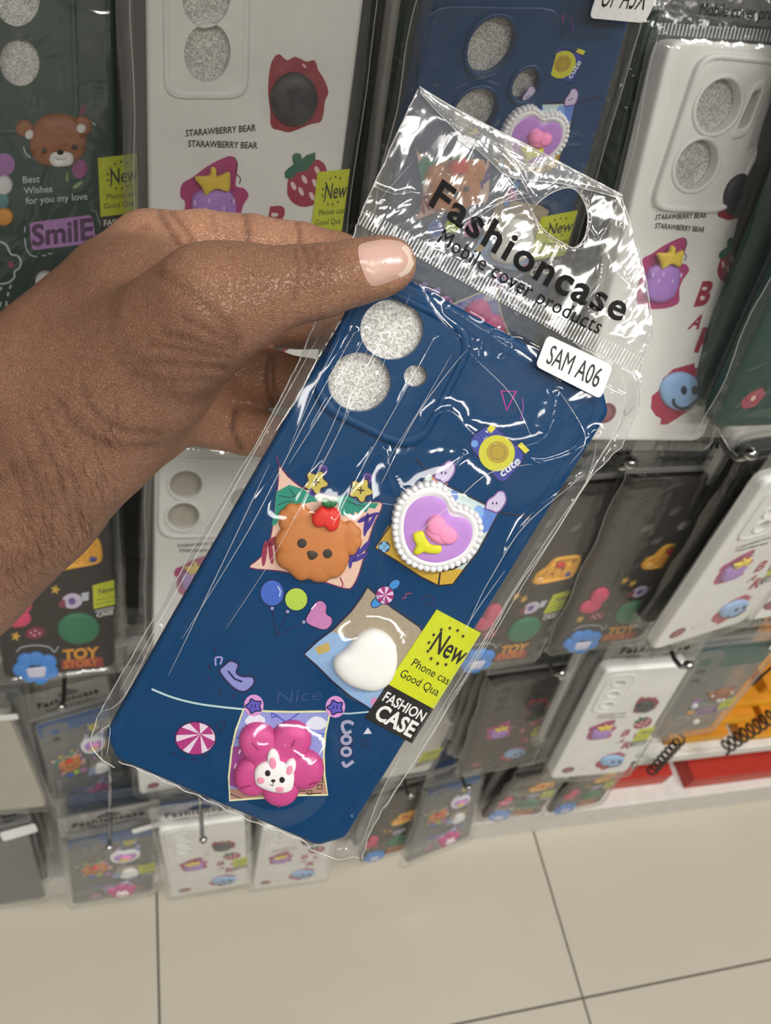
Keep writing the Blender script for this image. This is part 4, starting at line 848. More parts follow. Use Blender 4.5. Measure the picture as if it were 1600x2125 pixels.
package('w5', 'white case at the right edge of the second row, only a corner showing', 'white', design_b, [I_COL], C3(18, 5.5, 20, 34, 48), insert=None)
stack('w5', 'the corner white case', ['black', 'white', 'black'])
# third row
package('c3a', 'blank grey card back of a bagged case at the far left of the third row', 'grey', None, [], [], sticker=None, tagq=[(74, -14), (96, -14), (95, -2), (73, -2)], insert=None)
stack('c3a', 'the blank grey one', ['clear', 'black', 'grey'])
BLUE = mat((34, 82, 138), 'card')
def cardtop(fn, case):
    b = MB(fn); b.flat(rrect(2, 2, 79, 24, 3, 2), .15, BLUE, th=.4); b.build('blue_card', case, 'blue card strip inside the top')
def sheet_a_clear(fn, case): cardtop(fn, case); design_a(fn, case)
package('c3b', 'clear case with a blue top strip and orange bear, left of the held case corner', 'clear', sheet_a_clear, [I_COL], C3(18, 5, 20, 34), insert=None, sticker=None)
stack('c3b', 'the clear blue-topped case at left', ['clear', 'grey', 'black', 'clear'])
peg('c3b', 'the clear cases at left')
package('c3c', 'white case mostly hidden behind the bottom corner of the held case', 'white', design_b, [I_COL], C3(18, 5, 20, 34, 48), insert=None)
stack('c3c', 'the hidden white case', ['clear', 'black', 'white'])
package('c3e', 'white case edge directly right of the black and yellow sticker', 'white', None, [I_COL], C3(18, 5, 20, 34, 48), insert=None, sticker=[(60, 128), (84, 124), (82, 152), (58, 156)])
stack('c3e', 'the white case beside the sticker', ['black', 'clear', 'black'])
package('c3f', 'smoky case with small yellow and lilac berry charm in the third row', 'smoky', design_b, [I_COL], C3(18, 5.5, 20, 34, 48), insert=None, tagq=[(64, -3), (86, -8), (86, 2), (64, 8)])
stack('c3f', 'the smoky berry case', ['black', 'smoky', 'clear', 'black'])
peg('c3f', 'the smoky berry cases')
package('c3g', 'white berry and smiley case hanging lowest at centre right, full face showing', 'white', design_b, [I_COL], [circle(18, y, 6, 4.4, 20) for y in (18, 34, 50)], ring=1.2, insert=mat(SHELLS['grey'], 'card'), thick=12)
stack('c3g', 'the full white berry case', ['clear', 'white', 'black', 'clear', 'green'])
peg('c3g', 'the full white berry cases')
def greentop(fn, case):
    b = MB(fn); b.flat(rrect(2, 2, 79, 30, 3, 2), .15, mat((16, 84, 78), 'card'), th=.4); b.build('green_card', case, 'green card strip inside the top'); design_c(fn, case)
package('c3h', 'clear case with a green top strip beside the yellow boxes', 'clear', greentop, [I_COL], C3(18, 5.5, 20, 34, 48), insert=None, tagq=[(66, -8), (92, -12), (92, 0), (66, 5)])
stack('c3h', 'the green-topped clear case', ['green', 'clear', 'black'])
# bottom row
package('c4a', 'empty-looking clear bagged case at the bottom left corner of the rack', 'clear', None, [I_COL], C3(18, 5, 20, 34), insert=mat(SHELLS['grey'], 'card'), sticker=None, tagq=[(52, -8), (92, -12), (94, 4), (54, 10)])
stack('c4a', 'the bottom left clear case', ['clear', 'black', 'grey', 'clear'], scale=.85)
peg('c4a', 'the bottom left clear cases')
package('c4b', 'clear case with blue top strip, heart and pink flower charms in the bottom row', 'clear', sheet_a_clear, [I_COL], C3(18, 5, 20, 34), insert=mat(SHELLS['grey'], 'card'), tagq=[(60, -10), (86, -16), (86, -6), (62, 0)])
stack('c4b', 'the bottom blue-topped case', ['clear', 'navy', 'black', 'clear', 'black'], scale=1.1)
peg('c4b', 'the bottom blue-topped cases')
package('c4c', 'white berry case in the bottom row under the held case, thick top edge', 'white', design_b, [rrect(4, 4, 42, 72, 8, 3)], [circle(20, y, 7, 5.4, 20) for y in (18, 36, 54)], ring=1.2, insert=mat(SHELLS['grey'], 'card'), thick=16)
stack('c4c', 'the bottom thick white case', ['navy', 'clear', 'black', 'white', 'black'], scale=1.1, step=.018)
peg('c4c', 'the bottom white cases')
package('c4d', 'white berry case directly below the tip of the held case', 'white', design_b, [I_COL], [circle(18, y, 5.5, 4.4, 20) for y in (18, 34, 50)], insert=mat(SHELLS['grey'], 'card'), sticker=None, thick=12)
stack('c4d', 'the white case below the held tip', ['black', 'white', 'clear', 'black'], scale=1.08)
peg('c4d', 'the white cases below the held tip')
package('c4e', 'smoky case with green and pink charms right of the held bag tip', 'smoky', design_d, [I_BIG], C3(20, 5, 22, 38), insert=None, sticker=None)
stack('c4e', 'the smoky case by the bag tip', ['black', 'black', 'smoky'])
peg('c4e', 'the smoky cases by the bag tip')
package('c4f', 'clear case with a thick navy left edge hanging just above the floor', 'clear', sheet_a_clear, [I_COL], C3(18, 5, 20, 34), insert=None, sticker=None)
stack('c4f', 'the navy-edged clear case', ['navy', 'navy', 'clear', 'black'], scale=1.05)
peg('c4f', 'the navy-edged clear cases')
package('c4g', 'smoky case with pink and blue charms left of the bottom red strip', 'smoky', design_d, [I_BIG], C3(20, 5, 22, 38), insert=None)
stack('c4g', 'the smoky case above the small red carton', ['black', 'smoky', 'black'])
peg('c4g', 'the smoky cases above the red carton')
package('c4h', 'smoky case with blue charm under the full white berry case', 'smoky', design_d, [I_BIG], C3(20, 5, 22, 38), insert=None)
stack('c4h', 'the smoky case under the full white one', ['smoky', 'black', 'clear'])
peg('c4h', 'the smoky cases under the white one')

coil((.774, .343, .337), (.79, .343, .452), 9, .0085, 'black coiled cord at the right, hanging in front of the yellow boxes')
coil((.69, .343, .535), (.69, .343, .62), 7, .0085, 'black coiled cord highest at the right edge')
coil((.69, .343, .276), (.675, .343, .39), 8, .006, 'thin black coiled cord beside the green-topped clear case')

# ------------------------------------------------------------------ the held package
pos, rot, quad = POSE['held']
held = empty('held_phone_case_package', pos, 'navy phone case in a crinkled clear bag held up in the hand, label SAM A06', 'phone case'); place(held, rot)
hfn = make_fn(quad)
hs = lambda pts: to_mm('held', pts)
isl = hs(roundpoly([(752, 566), (1000, 690), (868, 950), (632, 836)], 74, 6))
navy_shell = mat((2, 60, 104), 'shell'); navy_shell.node_tree.nodes['Principled BSDF'].inputs['Specular IOR Level'].default_value = .2
hcase = case_body(held, hfn, navy_shell, [isl],
                  [circle(*hs([(813, 684)])[0], 8.8, 8.8, 40), circle(*hs([(746, 793)])[0], 8.8, 8.8, 40), circle(*hs([(862, 780)])[0], 3.3, 3.3, 24)], groove=True, island_h=1.0, corner=6.2, ck=1)
design_a(hfn, hcase)
promo(hfn, hcase, hs([(906, 1264), (998, 1313), (855, 1542), (757, 1489)]), cut=True)

HPX = hom(SHEETQ['held'], MMQ)
# film of the held bag: rows from the bottom seal to the header top, measured left and right
ROWS = [((238, 1592), (752, 1800)), ((188, 1540), (772, 1730)), ((212, 1468), (850, 1612)), ((310, 1300), (950, 1440)), ((400, 1140), (1045, 1270)),
        ((540, 905), (1215, 1020)), ((600, 790), (1300, 930)), ((655, 665), (1340, 830)), ((735, 485), (1342, 745)), ((750, 442), (1365, 690)), ((800, 330), (1350, 560)), ((873, 175), (1300, 402))]
HOLE = hs(smooth([(1113, 428), (1150, 398), (1190, 385), (1215, 400), (1230, 440), (1222, 490), (1200, 512), (1180, 505), (1140, 478), (1118, 448)], k=6))
NX, NYS = 216, 46
Lp = np.array(hs([r[0] for r in ROWS])); Rp = np.array(hs([r[1] for r in ROWS]))
ts = np.linspace(0, len(ROWS) - 1, (len(ROWS) - 1) * NYS + 1)
def crv(P_, t):
    i = np.clip(np.floor(t).astype(int), 0, len(P_) - 2); f = (t - i)[:, None]
    p0 = P_[np.maximum(i - 1, 0)]; p1 = P_[i]; p2 = P_[i + 1]; p3 = P_[np.minimum(i + 2, len(P_) - 1)]
    s = .5 * (2 * p1 + (p2 - p0) * f + (2 * p0 - 5 * p1 + 4 * p2 - p3) * f ** 2 + (3 * p1 - p0 - 3 * p2 + p3) * f ** 3)
    return s * .6 + (p1 + (p2 - p1) * f) * .4
Lc = crv(Lp, ts); Rc = crv(Rp, ts); ss = np.linspace(0, 1, NX)
rj = np.random.RandomState(4)
jl = np.convolve(rj.normal(0, .5, len(ts) + 8), np.ones(9) / 4, 'valid'); jr = np.convolve(rj.normal(0, .8, len(ts) + 8), np.ones(9) / 4, 'valid')
Lc[:, 0] += jl * .35; Rc[:, 0] += jr * .4
GX = Lc[:, None, 0] * (1 - ss) + Rc[:, None, 0] * ss; GY = Lc[:, None, 1] * (1 - ss) + Rc[:, None, 1] * ss
GY = np.where(GX < 72, np.minimum(GY, 168.9 + .3 * np.sin(GX * .9)), GY)
BUMPS = [(hs([(655, 1130)])[0], 17, 4.6), (hs([(910, 1088)])[0], 16, 5.4), (hs([(760, 1365)])[0], 12, 4.4), (hs([(575, 1595)])[0], 15, 6.4)]
CREASE = [  # px polylines of fold ridges, with height (mm) and half width (mm)
    ([(735, 690), (640, 860), (520, 1090), (380, 1320)], 1.0, 1.0), ([(760, 690), (700, 800), (600, 960)], .8, .8), ([(800, 700), (700, 900), (560, 1160), (470, 1300)], .7, .8),
    ([(900, 700), (800, 880), (690, 1080)], .6, .8), ([(865, 590), (900, 650), (960, 720), (985, 745)], 1.6, 1.4), ([(985, 745), (1010, 690), (1055, 660)], 1.0, 1.2),
    ([(890, 870), (930, 850), (980, 900), (1060, 925), (1130, 900), (1150, 820)], 2.2, 2.4), ([(1040, 745), (1060, 700), (1010, 680)], 1.2, 1.2), ([(930, 640), (1050, 720), (1160, 790)], 1.0, 1.4),
    ([(1230, 900), (1215, 1000), (1130, 1120), (1000, 1330), (880, 1530)], 1.6, 1.2), ([(1290, 880), (1235, 970), (1130, 1150), (950, 1450)], 1.2, .9), ([(1210, 980), (1080, 1090), (1010, 1200), (960, 1310)], 1.3, 1.2),
    ([(1040, 1280), (930, 1480), (800, 1690)], 1.0, .8), ([(830, 1560), (790, 1640), (750, 1760)], 1.2, 1.0), ([(660, 700), (560, 880), (420, 1130), (250, 1430)], 1.2, .9),
    ([(205, 1480), (260, 1440), (330, 1300)], 1.0, .9), ([(190, 1530), (230, 1500), (225, 1560)], 1.0, .8), ([(215, 1500), (215, 1580)], .9, .8), ([(730, 1690), (748, 1790)], 1.2, 1.0), ([(700, 1760), (760, 1740), (775, 1700)], 1.0, .8),
    ([(800, 930), (830, 1010), (900, 1000), (960, 940)], .6, .8), ([(1110, 960), (1180, 940), (1240, 900)], .7, .8), ([(1000, 900), (1120, 960)], .5, .8), ([(870, 1000), (850, 1080)], .5, .8),
    ([(1120, 430), (1060, 330), (1010, 300)], 1.4, 1.0), ([(1120, 430), (1080, 400), (960, 470), (820, 520)], .9, 1.0), ([(1125, 425), (1130, 350), (1090, 320)], 1.5, 1.0), ([(1230, 470), (1260, 540), (1240, 640)], 1.2, 1.0), ([(1290, 420), (1250, 500), (1180, 520)], 1.2, 1.0),
    ([(770, 380), (820, 400), (860, 395)], 1.0, 1.0), ([(900, 520), (1000, 560), (1100, 600)], .6, 1.2), ([(1300, 470), (1330, 600), (1300, 700)], 1.0, 1.0), ([(880, 190), (1000, 270), (1120, 330), (1280, 392)], .8, .8)]
def seg_d(X, Y, a, b):
    ax, ay = a; bx, by = b; L2 = (bx - ax) ** 2 + (by - ay) ** 2 + 1e-9
    t = np.clip(((X - ax) * (bx - ax) + (Y - ay) * (by - ay)) / L2, 0, 1)
    return np.hypot(X - ax - t * (bx - ax), Y - ay - t * (by - ay))
def held_h(X, Y, side):
    d = np.hypot(np.maximum(np.maximum(-X, X - 81), 0), np.maximum(np.maximum(-Y, Y - 170), 0)); q = sstep(d / 8)
    Z = (1.7 if side > 0 else -10) * (1 - q) + (-4 + .25 * side) * q
    if side > 0:
        B = np.zeros_like(X)
        for (cx, cy), r_, h_ in BUMPS: B = np.maximum(B, (h_ - 1.2) * np.exp(-(np.maximum(np.hypot(X - cx, Y - cy) - r_ * .55, 0) / (r_ * .55)) ** 2))
        Z = Z + B * (1 - q)
        for pl, hh, w_ in CREASE:
            pm = hs(smooth(pl, False, 3)); dd = np.min([seg_d(X, Y, pm[i], pm[i + 1]) for i in range(len(pm) - 1)], axis=0)
            Z = Z + hh * .85 * np.exp(-dd / w_)
        Z = Z + wr(X * .8, Y * .5, 3, .55) + .5 * np.sin(X * .16 + Y * .09) * np.sin(Y * .07 + 1)
    else: Z = Z + wr(X, Y, 21, .5)
    hd = sstep((-Y - 6) / 10); Z = Z + hd * (.45 * np.sin(X * .13 + Y * .05) * (1 if side > 0 else .7) + .35 * np.sin(X * .05 - Y * .2 + 1))
    return Z
hf = film('held_bag_film', .22, .004, .07, .45, .55)
inside = lambda p, poly: sum(((poly[i][1] > p[1]) != (poly[i - 1][1] > p[1])) and (p[0] < (poly[i - 1][0] - poly[i][0]) * (p[1] - poly[i][1]) / (poly[i - 1][1] - poly[i][1] + 1e-12) + poly[i][0]) for i in range(len(poly))) % 2
HA = np.array(HOLE)
def held_sheet(side, stepx):
    X = GX[::stepx, ::stepx].copy(); Y = GY[::stepx, ::stepx].copy()
    box_ = (X > HA[:, 0].min() - 2) & (X < HA[:, 0].max() + 2) & (Y > HA[:, 1].min() - 2) & (Y < HA[:, 1].max() + 2)
    ins = np.zeros(X.shape, bool)
    for j, i in zip(*np.nonzero(box_)):
        p = (X[j, i], Y[j, i]); k = inside(p, HOLE)
        dv = np.hypot(HA[:, 0] - p[0], HA[:, 1] - p[1]); m_ = dv.argmin()
        if dv[m_] < (.55 if stepx == 1 else 1.0): X[j, i], Y[j, i] = HA[m_]
        elif k: ins[j, i] = True
    Z = held_h(X, Y, side); ny, nx = X.shape
    v = [hfn(float(a), float(b), float(c)) for a, b, c in zip(X.ravel(), Y.ravel(), Z.ravel())]
    f = [(j * nx + i, j * nx + i + 1, (j + 1) * nx + i + 1, (j + 1) * nx + i) for j in range(ny - 1) for i in range(nx - 1) if not (ins[j, i] or ins[j + 1, i] or ins[j, i + 1] or ins[j + 1, i + 1])]
    return v, f
v, f = held_sheet(1, 1); v2, f2 = held_sheet(-1, 2); k = len(v)
mf = film('crumpled_bag_film', .5, .05, .09, .7, 1.0)
hb = mesh_obj('plastic_bag', v + v2, f + [tuple(a + k for a in q) for q in f2], [hf, mf], held, True)
def margin(co):   # film that does not lie on the case: margins and header, creased by handling
    x_, y_ = ap(HL2M, co[0] * 1000, co[2] * 1000); return max(-x_, x_ - 81, -y_ - .5, y_ - 170) > .4
HL2M = hom([(x, z) for x, z in quad], MMQ)
hb.data.polygons.foreach_set('material_index', [1 if margin(hb.data.vertices[p.vertices[0]].co) else 0 for p in hb.data.polygons])
# welded edges of the film, thin rolled beads
bead = film('bag_edge_film', .5, .35, .12, 1, 2.0)
for nm, Pp in (('bag_edge', Lc), ('bag_edge', Rc)):
    hh = held_h(Pp[::4, 0], Pp[::4, 1], 1); vv, ff = tube_mesh([hfn(float(a[0]), float(a[1]), float(z) - .2) for a, z in zip(Pp[::4], hh)], .00022, 5); mesh_obj(nm, vv, ff, bead, held, True)
for row in (0, -1):
    a = np.stack([GX[row, ::4], GY[row, ::4]], 1); hh = held_h(a[:, 0], a[:, 1], 1); vv, ff = tube_mesh([hfn(float(p[0]), float(p[1]), float(z) - .2) for p, z in zip(a, hh)], .00022, 5); mesh_obj('bag_edge', vv, ff, bead, held, True)
hh = held_h(HA[:, 0], HA[:, 1], 1); vv, ff = tube_mesh([hfn(float(p[0]), float(p[1]), float(z)) for p, z in zip(HA, hh)] + [hfn(float(HA[0][0]), float(HA[0][1]), float(hh[0]))], .0002, 5); mesh_obj('hole_edge', vv, ff, bead, held, True)
# folded flap along the header top
px_fn = sheet(hfn, 'held')
b = MB(px_fn); fm = film('flap_film', .5, .13, .1, 1, 1.3)
top = smooth([(873, 174), (950, 222), (1040, 268), (1130, 318), (1200, 350), (1300, 402)], False, 5); bot = smooth([(876, 190), (940, 258), (1020, 330), (1065, 365), (1180, 380), (1298, 410)], False, 5)
i0 = b.add([(x, y, -2.9) for x, y in top]); i1 = b.add([((x + u) / 2, (y + w_) / 2, -2.2) for (x, y), (u, w_) in zip(top, bot)]); i2 = b.add([(x, y, -2.7) for x, y in bot]); mi = b.m(fm)
for i in range(len(top) - 1): b.face([i0 + i, i0 + i + 1, i1 + i + 1, i1 + i], mi, True); b.face([i1 + i, i1 + i + 1, i2 + i + 1, i2 + i], mi, True)
b.ribbon(bot, 1.6, -2.5, bead); b.ribbon(top, 1.6, -2.8, bead); b.build('folded_flap', held, 'folded strip of film along the header top')
# ribbed heat seal between header and pocket
b = MB(px_fn); sf = film('held_seal_film', .6, .55, .15, 1, 2.0); N = 92
for i in range(N):
    t = i / (N - 1); x0, y0 = 764 + (1342 - 764) * t, 434 + (744 - 434) * t + 4 * math.sin(math.pi * t); dx, dy = -17, 31
    z_ = -2.6
    b.ribbon([(x0, y0), (x0 + dx, y0 + dy)], 2.6, z_, sf, th=.4)
b.build('heat_seal', held, 'ribbed heat seal band', 'stuff')
# pale ribbons along the film folds, painted in place of lamp glints
b = MB(px_fn); wl = film('glint_line_film', .3, .42, .1, 1, 2.0)
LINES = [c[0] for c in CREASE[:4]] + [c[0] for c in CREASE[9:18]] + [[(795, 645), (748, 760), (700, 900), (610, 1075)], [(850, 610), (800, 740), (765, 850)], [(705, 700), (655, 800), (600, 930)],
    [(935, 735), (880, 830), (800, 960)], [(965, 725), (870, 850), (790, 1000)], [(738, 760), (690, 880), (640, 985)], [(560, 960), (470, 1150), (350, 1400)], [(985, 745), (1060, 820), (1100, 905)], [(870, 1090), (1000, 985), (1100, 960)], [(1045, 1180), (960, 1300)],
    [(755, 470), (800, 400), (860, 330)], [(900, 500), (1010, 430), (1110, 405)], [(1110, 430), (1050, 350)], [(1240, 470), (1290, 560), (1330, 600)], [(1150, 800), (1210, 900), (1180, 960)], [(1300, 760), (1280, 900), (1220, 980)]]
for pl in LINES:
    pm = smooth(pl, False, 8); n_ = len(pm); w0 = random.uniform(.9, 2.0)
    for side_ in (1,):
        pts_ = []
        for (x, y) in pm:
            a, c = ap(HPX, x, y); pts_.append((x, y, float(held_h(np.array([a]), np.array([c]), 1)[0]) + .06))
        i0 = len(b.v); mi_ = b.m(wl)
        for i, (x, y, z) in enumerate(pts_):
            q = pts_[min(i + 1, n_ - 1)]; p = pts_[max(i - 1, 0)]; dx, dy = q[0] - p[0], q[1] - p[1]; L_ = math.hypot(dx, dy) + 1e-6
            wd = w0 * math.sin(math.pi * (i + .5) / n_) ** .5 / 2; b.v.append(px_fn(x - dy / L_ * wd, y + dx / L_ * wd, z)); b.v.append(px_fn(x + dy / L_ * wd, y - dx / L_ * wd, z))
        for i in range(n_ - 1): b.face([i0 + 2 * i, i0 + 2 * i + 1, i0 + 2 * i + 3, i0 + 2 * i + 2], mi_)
b.build('glint_lines', held, 'pale painted glint lines along the film folds')
# header lettering
b = MB(px_fn); ink = P(10, 9, 9); ink.node_tree.nodes['Principled BSDF'].inputs['Specular IOR Level'].default_value = .15
def curve_text(s_, p0, p1, top_, bold, spacing, sag):
    v_, tr = glyphs(s_, bold, 0, spacing); x0, x1 = v_[:, 0].min(), v_[:, 0].max(); i0 = len(b.v); mi_ = b.m(ink)
    for a, c in v_:
        t = (a - x0) / (x1 - x0); g = c / cap(); off = sag * math.sin(math.pi * t)
        x = p0[0] + (p1[0] - p0[0]) * t + (top_[0] - p0[0]) * g; y = p0[1] + (p1[1] - p0[1]) * t + (top_[1] - p0[1]) * g + off
        mmx, mmy = ap(HPX, x, y); h_ = float(held_h(np.array([mmx]), np.array([mmy]), 1)[0])
        b.v.append(hfn(mmx, mmy, h_ + .35))
    for q in tr: b.face([i0 + k for k in q], mi_)
curve_text('Fashioncase', (893, 420), (1296, 668), (921, 369), .022, 1.12, 20)
curve_text('Mobile cover products', (911, 500), (1248, 694), (926, 472), 0, 1.06, 8)
b.build('header_lettering', held, 'black lettering reading Fashioncase, Mobile cover products')
Hs = hom([(0, 0), (100, 0), (100, 44), (0, 44)], [(1131, 694), (1266, 757), (1240, 826), (1106, 758)])
b = MB(lambda x, y, h: px_fn(*ap(Hs, x, y), h))
i_ = b.flat(rrect(0, 0, 100, 44, 8, 5), 2.9, P(238, 238, 240), th=.4); b.text('SAM A06', (12, 34), (90, 34), (12, 9), 3.0, P(26, 24, 26), 0, spacing=1.0); b.build('size_label', held, 'white rounded label reading SAM A06')

# ------------------------------------------------------------------ the hand
def cam2world(p):
    w_ = MCAM.T @ np.asarray(p, float); return Vector((w_[0], w_[1], w_[2] + CAM_Z))
def joint(px, py, z, rpx): return (np.array([(px - 800) * z / FPX, (py - 1062.5) * z / FPX, z]), rpx * z / FPX)
# chains of joints: the posed bones with their radii, depth measured from the eye
#           (list of joints, flattening along depth, skin tone 0 back .. 1 palm side)
CH = [
    ([joint(-420, 1370, .262, 250), joint(-150, 1130, .252, 238), joint(10, 985, .245, 226), joint(150, 832, .238, 214), joint(290, 690, .235, 196)], .62, 0.0),      # forearm, wrist, hand
    ([joint(150, 850, .232, 190), joint(300, 755, .222, 158), joint(372, 690, .212, 135), joint(440, 634, .206, 116)], .75, .05),  # thenar
    ([joint(440, 634, .206, 112), joint(530, 607, .207, 92), joint(610, 592, .209, 79), joint(668, 583, .2105, 74), joint(735, 566, .213, 66), joint(780, 556, .2145, 62), joint(806, 549, .2155, 59)], .92, .12),       # thumb
    ([joint(150, 800, .243, 180), joint(250, 610, .246, 118), joint(318, 540, .246, 98)], .8, .0),      # index metacarpal
    ([joint(318, 538, .246, 98), joint(420, 512, .248, 73), joint(520, 514, .249, 66), joint(620, 527, .250, 63), joint(700, 543, .251, 58), joint(770, 562, .251, 50)], .95, .85),      # index finger
    ([joint(290, 700, .252, 120), joint(420, 660, .262, 62), joint(520, 668, .266, 54), joint(620, 668, .266, 54), joint(740, 680, .263, 50)], .95, .3),  # middle
    ([joint(290, 760, .250, 120), joint(400, 745, .258, 74), joint(490, 773, .261, 60), joint(560, 784, .262, 57), joint(640, 800, .262, 54), joint(730, 820, .261, 46)], .95, .55),   # ring
    ([joint(290, 800, .246, 110), joint(370, 850, .256, 64), joint(450, 882, .2600, 50), joint(510, 894, .2610, 50), joint(600, 915, .262, 46), joint(660, 930, .262, 42)], .95, .55),    # little
    ([joint(250, 850, .240, 130), joint(330, 860, .246, 86), joint(375, 850, .250, 64)], .9, .3),  # heel of the palm
]
VS = .00105
lo = np.array([-.200, -.100, .165]); hi = np.array([.016, .100, .300])
dims = np.ceil((hi - lo) / VS).astype(int)
gx, gy, gz = [lo[i] + VS * np.arange(dims[i]) for i in range(3)]
F = np.full(dims, 1.0, np.float32); TW = np.zeros(dims, np.float32); TS = np.zeros(dims, np.float32)
def smin(a, b, k): h = np.clip(.5 + .5 * (b - a) / k, 0, 1); return b * (1 - h) + a * h - k * h * (1 - h)
def cone(P_, a, ra, b, rb, fz):
    ax = b - a; s = np.array([1, 1, 1 / fz]); ax_ = ax * s
    q = [(P_[i] - a[i]) * s[i] for i in range(3)]
    t = np.clip((q[0] * ax_[0] + q[1] * ax_[1] + q[2] * ax_[2]) / (ax_ @ ax_), 0, 1)
    d = np.sqrt((q[0] - t * ax_[0]) ** 2 + (q[1] - t * ax_[1]) ** 2 + (q[2] - t * ax_[2]) ** 2)
    return d - (ra + (rb - ra) * t)
KS = [.004, .010, .009, .010, .0035, .003, .003, .003, .008]
for (js, fz, tone), kk in zip(CH, KS):
    D = None; 
    pts = np.array([j[0] for j in js]); rmax = max(j[1] for j in js) + .022
    l_ = np.maximum(np.floor((pts.min(0) - rmax - lo) / VS).astype(int), 0); h_ = np.minimum(np.ceil((pts.max(0) + rmax - lo) / VS).astype(int), dims)
    sl = tuple(slice(l_[i], h_[i]) for i in range(3))
    PP = (gx[sl[0]][:, None, None].astype(np.float32), gy[sl[1]][None, :, None].astype(np.float32), gz[sl[2]][None, None, :].astype(np.float32))
    for (a, ra), (b_, rb) in zip(js, js[1:]):
        d = cone(PP, a, ra, b_, rb, fz).astype(np.float32)
        D = d if D is None else smin(D, d, .002)
    F[sl] = smin(F[sl], D, kk)
    w_ = np.exp(-np.maximum(D, 0) / .003) * (np.exp(-np.abs(D) / .02) + .01); TS[sl] += w_ * tone; TW[sl] += w_
TONE = TS / np.maximum(TW, 1e-6)

def surface_nets(F, lo, h):
    nx, ny, nz = F.shape; S = F < 0
    c = [F[i:nx - 1 + i, j:ny - 1 + j, k:nz - 1 + k] for i in (0, 1) for j in (0, 1) for k in (0, 1)]
    sg = sum((q < 0).astype(np.int8) for q in c); act = (sg > 0) & (sg < 8)
    idx = -np.ones(act.shape, int); cells = np.argwhere(act); idx[act] = np.arange(len(cells))
    cv = np.array([[i, j, k] for i in (0, 1) for j in (0, 1) for k in (0, 1)], float)
    vals = np.stack([q[act] for q in c], 1); acc = np.zeros((len(cells), 3)); cnt = np.zeros(len(cells))
    for a in range(8):
        for b_ in range(a + 1, 8):
            if np.abs(cv[a] - cv[b_]).sum() != 1: continue
            m_ = (vals[:, a] < 0) != (vals[:, b_] < 0); t = vals[m_, a] / (vals[m_, a] - vals[m_, b_])
            acc[m_] += cv[a] + (cv[b_] - cv[a]) * t[:, None]; cnt[m_] += 1
    V = lo + h * (cells + acc / cnt[:, None]); faces = []
    for ax in range(3):
        o1, o2 = [a for a in range(3) if a != ax]
        A = np.take(S, range(0, S.shape[ax] - 1), ax); B = np.take(S, range(1, S.shape[ax]), ax)
        e = np.argwhere(A != B); flip = A[tuple(e.T)]
        ok = (e[:, o1] > 0) & (e[:, o2] > 0) & (e[:, o1] < F.shape[o1] - 1) & (e[:, o2] < F.shape[o2] - 1); e = e[ok]; flip = flip[ok]
        q = []
        for d1, d2 in ((-1, -1), (0, -1), (0, 0), (-1, 0)):
            t = e.copy(); t[:, o1] += d1; t[:, o2] += d2; q.append(idx[tuple(t.T)])
        q = np.stack(q, 1); fl_ = flip if ax != 1 else ~flip; q[~fl_] = q[~fl_][:, ::-1]; faces.append(q)
    return V, np.concatenate(faces)
V, Fc = surface_nets(F, lo, VS)
# smooth away the grid
for it in range(6):
    acc = np.zeros_like(V); cnt = np.zeros(len(V))
    for a in range(4):
        for b_ in ((a + 1) % 4, (a + 3) % 4): np.add.at(acc, Fc[:, a], V[Fc[:, b_]]); np.add.at(cnt, Fc[:, a], 1)
    V = V * .4 + .6 * acc / cnt[:, None]
# skin folds pressed into the surface (as seen from the eye), depth mm, half width mm
PX = np.stack([V[:, 0] / V[:, 2] * FPX + 800, V[:, 1] / V[:, 2] * FPX + 1062.5], 1)
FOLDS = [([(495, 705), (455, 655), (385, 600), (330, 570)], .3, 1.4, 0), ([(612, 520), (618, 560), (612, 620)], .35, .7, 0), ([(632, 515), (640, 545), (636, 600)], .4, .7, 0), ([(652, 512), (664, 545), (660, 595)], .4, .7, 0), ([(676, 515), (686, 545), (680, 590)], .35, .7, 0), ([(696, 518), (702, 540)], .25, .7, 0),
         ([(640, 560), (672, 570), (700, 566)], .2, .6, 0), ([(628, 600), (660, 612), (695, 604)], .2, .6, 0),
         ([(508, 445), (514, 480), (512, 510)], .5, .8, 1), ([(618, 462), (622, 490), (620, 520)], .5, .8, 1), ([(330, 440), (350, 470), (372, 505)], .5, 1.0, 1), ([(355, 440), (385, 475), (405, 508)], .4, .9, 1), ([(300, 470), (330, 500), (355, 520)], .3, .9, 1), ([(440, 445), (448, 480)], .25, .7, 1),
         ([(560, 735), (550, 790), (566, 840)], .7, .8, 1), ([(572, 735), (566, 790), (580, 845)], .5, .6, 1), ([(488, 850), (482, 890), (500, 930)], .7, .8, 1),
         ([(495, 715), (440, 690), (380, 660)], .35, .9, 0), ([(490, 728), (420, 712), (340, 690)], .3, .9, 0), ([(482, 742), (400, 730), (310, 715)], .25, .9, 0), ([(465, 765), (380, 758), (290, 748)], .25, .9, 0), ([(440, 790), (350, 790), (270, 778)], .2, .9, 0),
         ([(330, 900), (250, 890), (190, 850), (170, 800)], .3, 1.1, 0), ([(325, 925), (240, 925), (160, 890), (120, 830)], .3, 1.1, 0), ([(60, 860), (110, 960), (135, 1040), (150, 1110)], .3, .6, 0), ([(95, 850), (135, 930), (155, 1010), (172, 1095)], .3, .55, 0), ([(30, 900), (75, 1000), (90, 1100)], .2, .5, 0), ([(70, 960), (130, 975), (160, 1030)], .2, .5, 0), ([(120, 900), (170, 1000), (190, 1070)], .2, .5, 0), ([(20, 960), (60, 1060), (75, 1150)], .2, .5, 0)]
NRM = np.zeros_like(V); fn_ = np.cross(V[Fc[:, 1]] - V[Fc[:, 0]], V[Fc[:, 2]] - V[Fc[:, 0]])
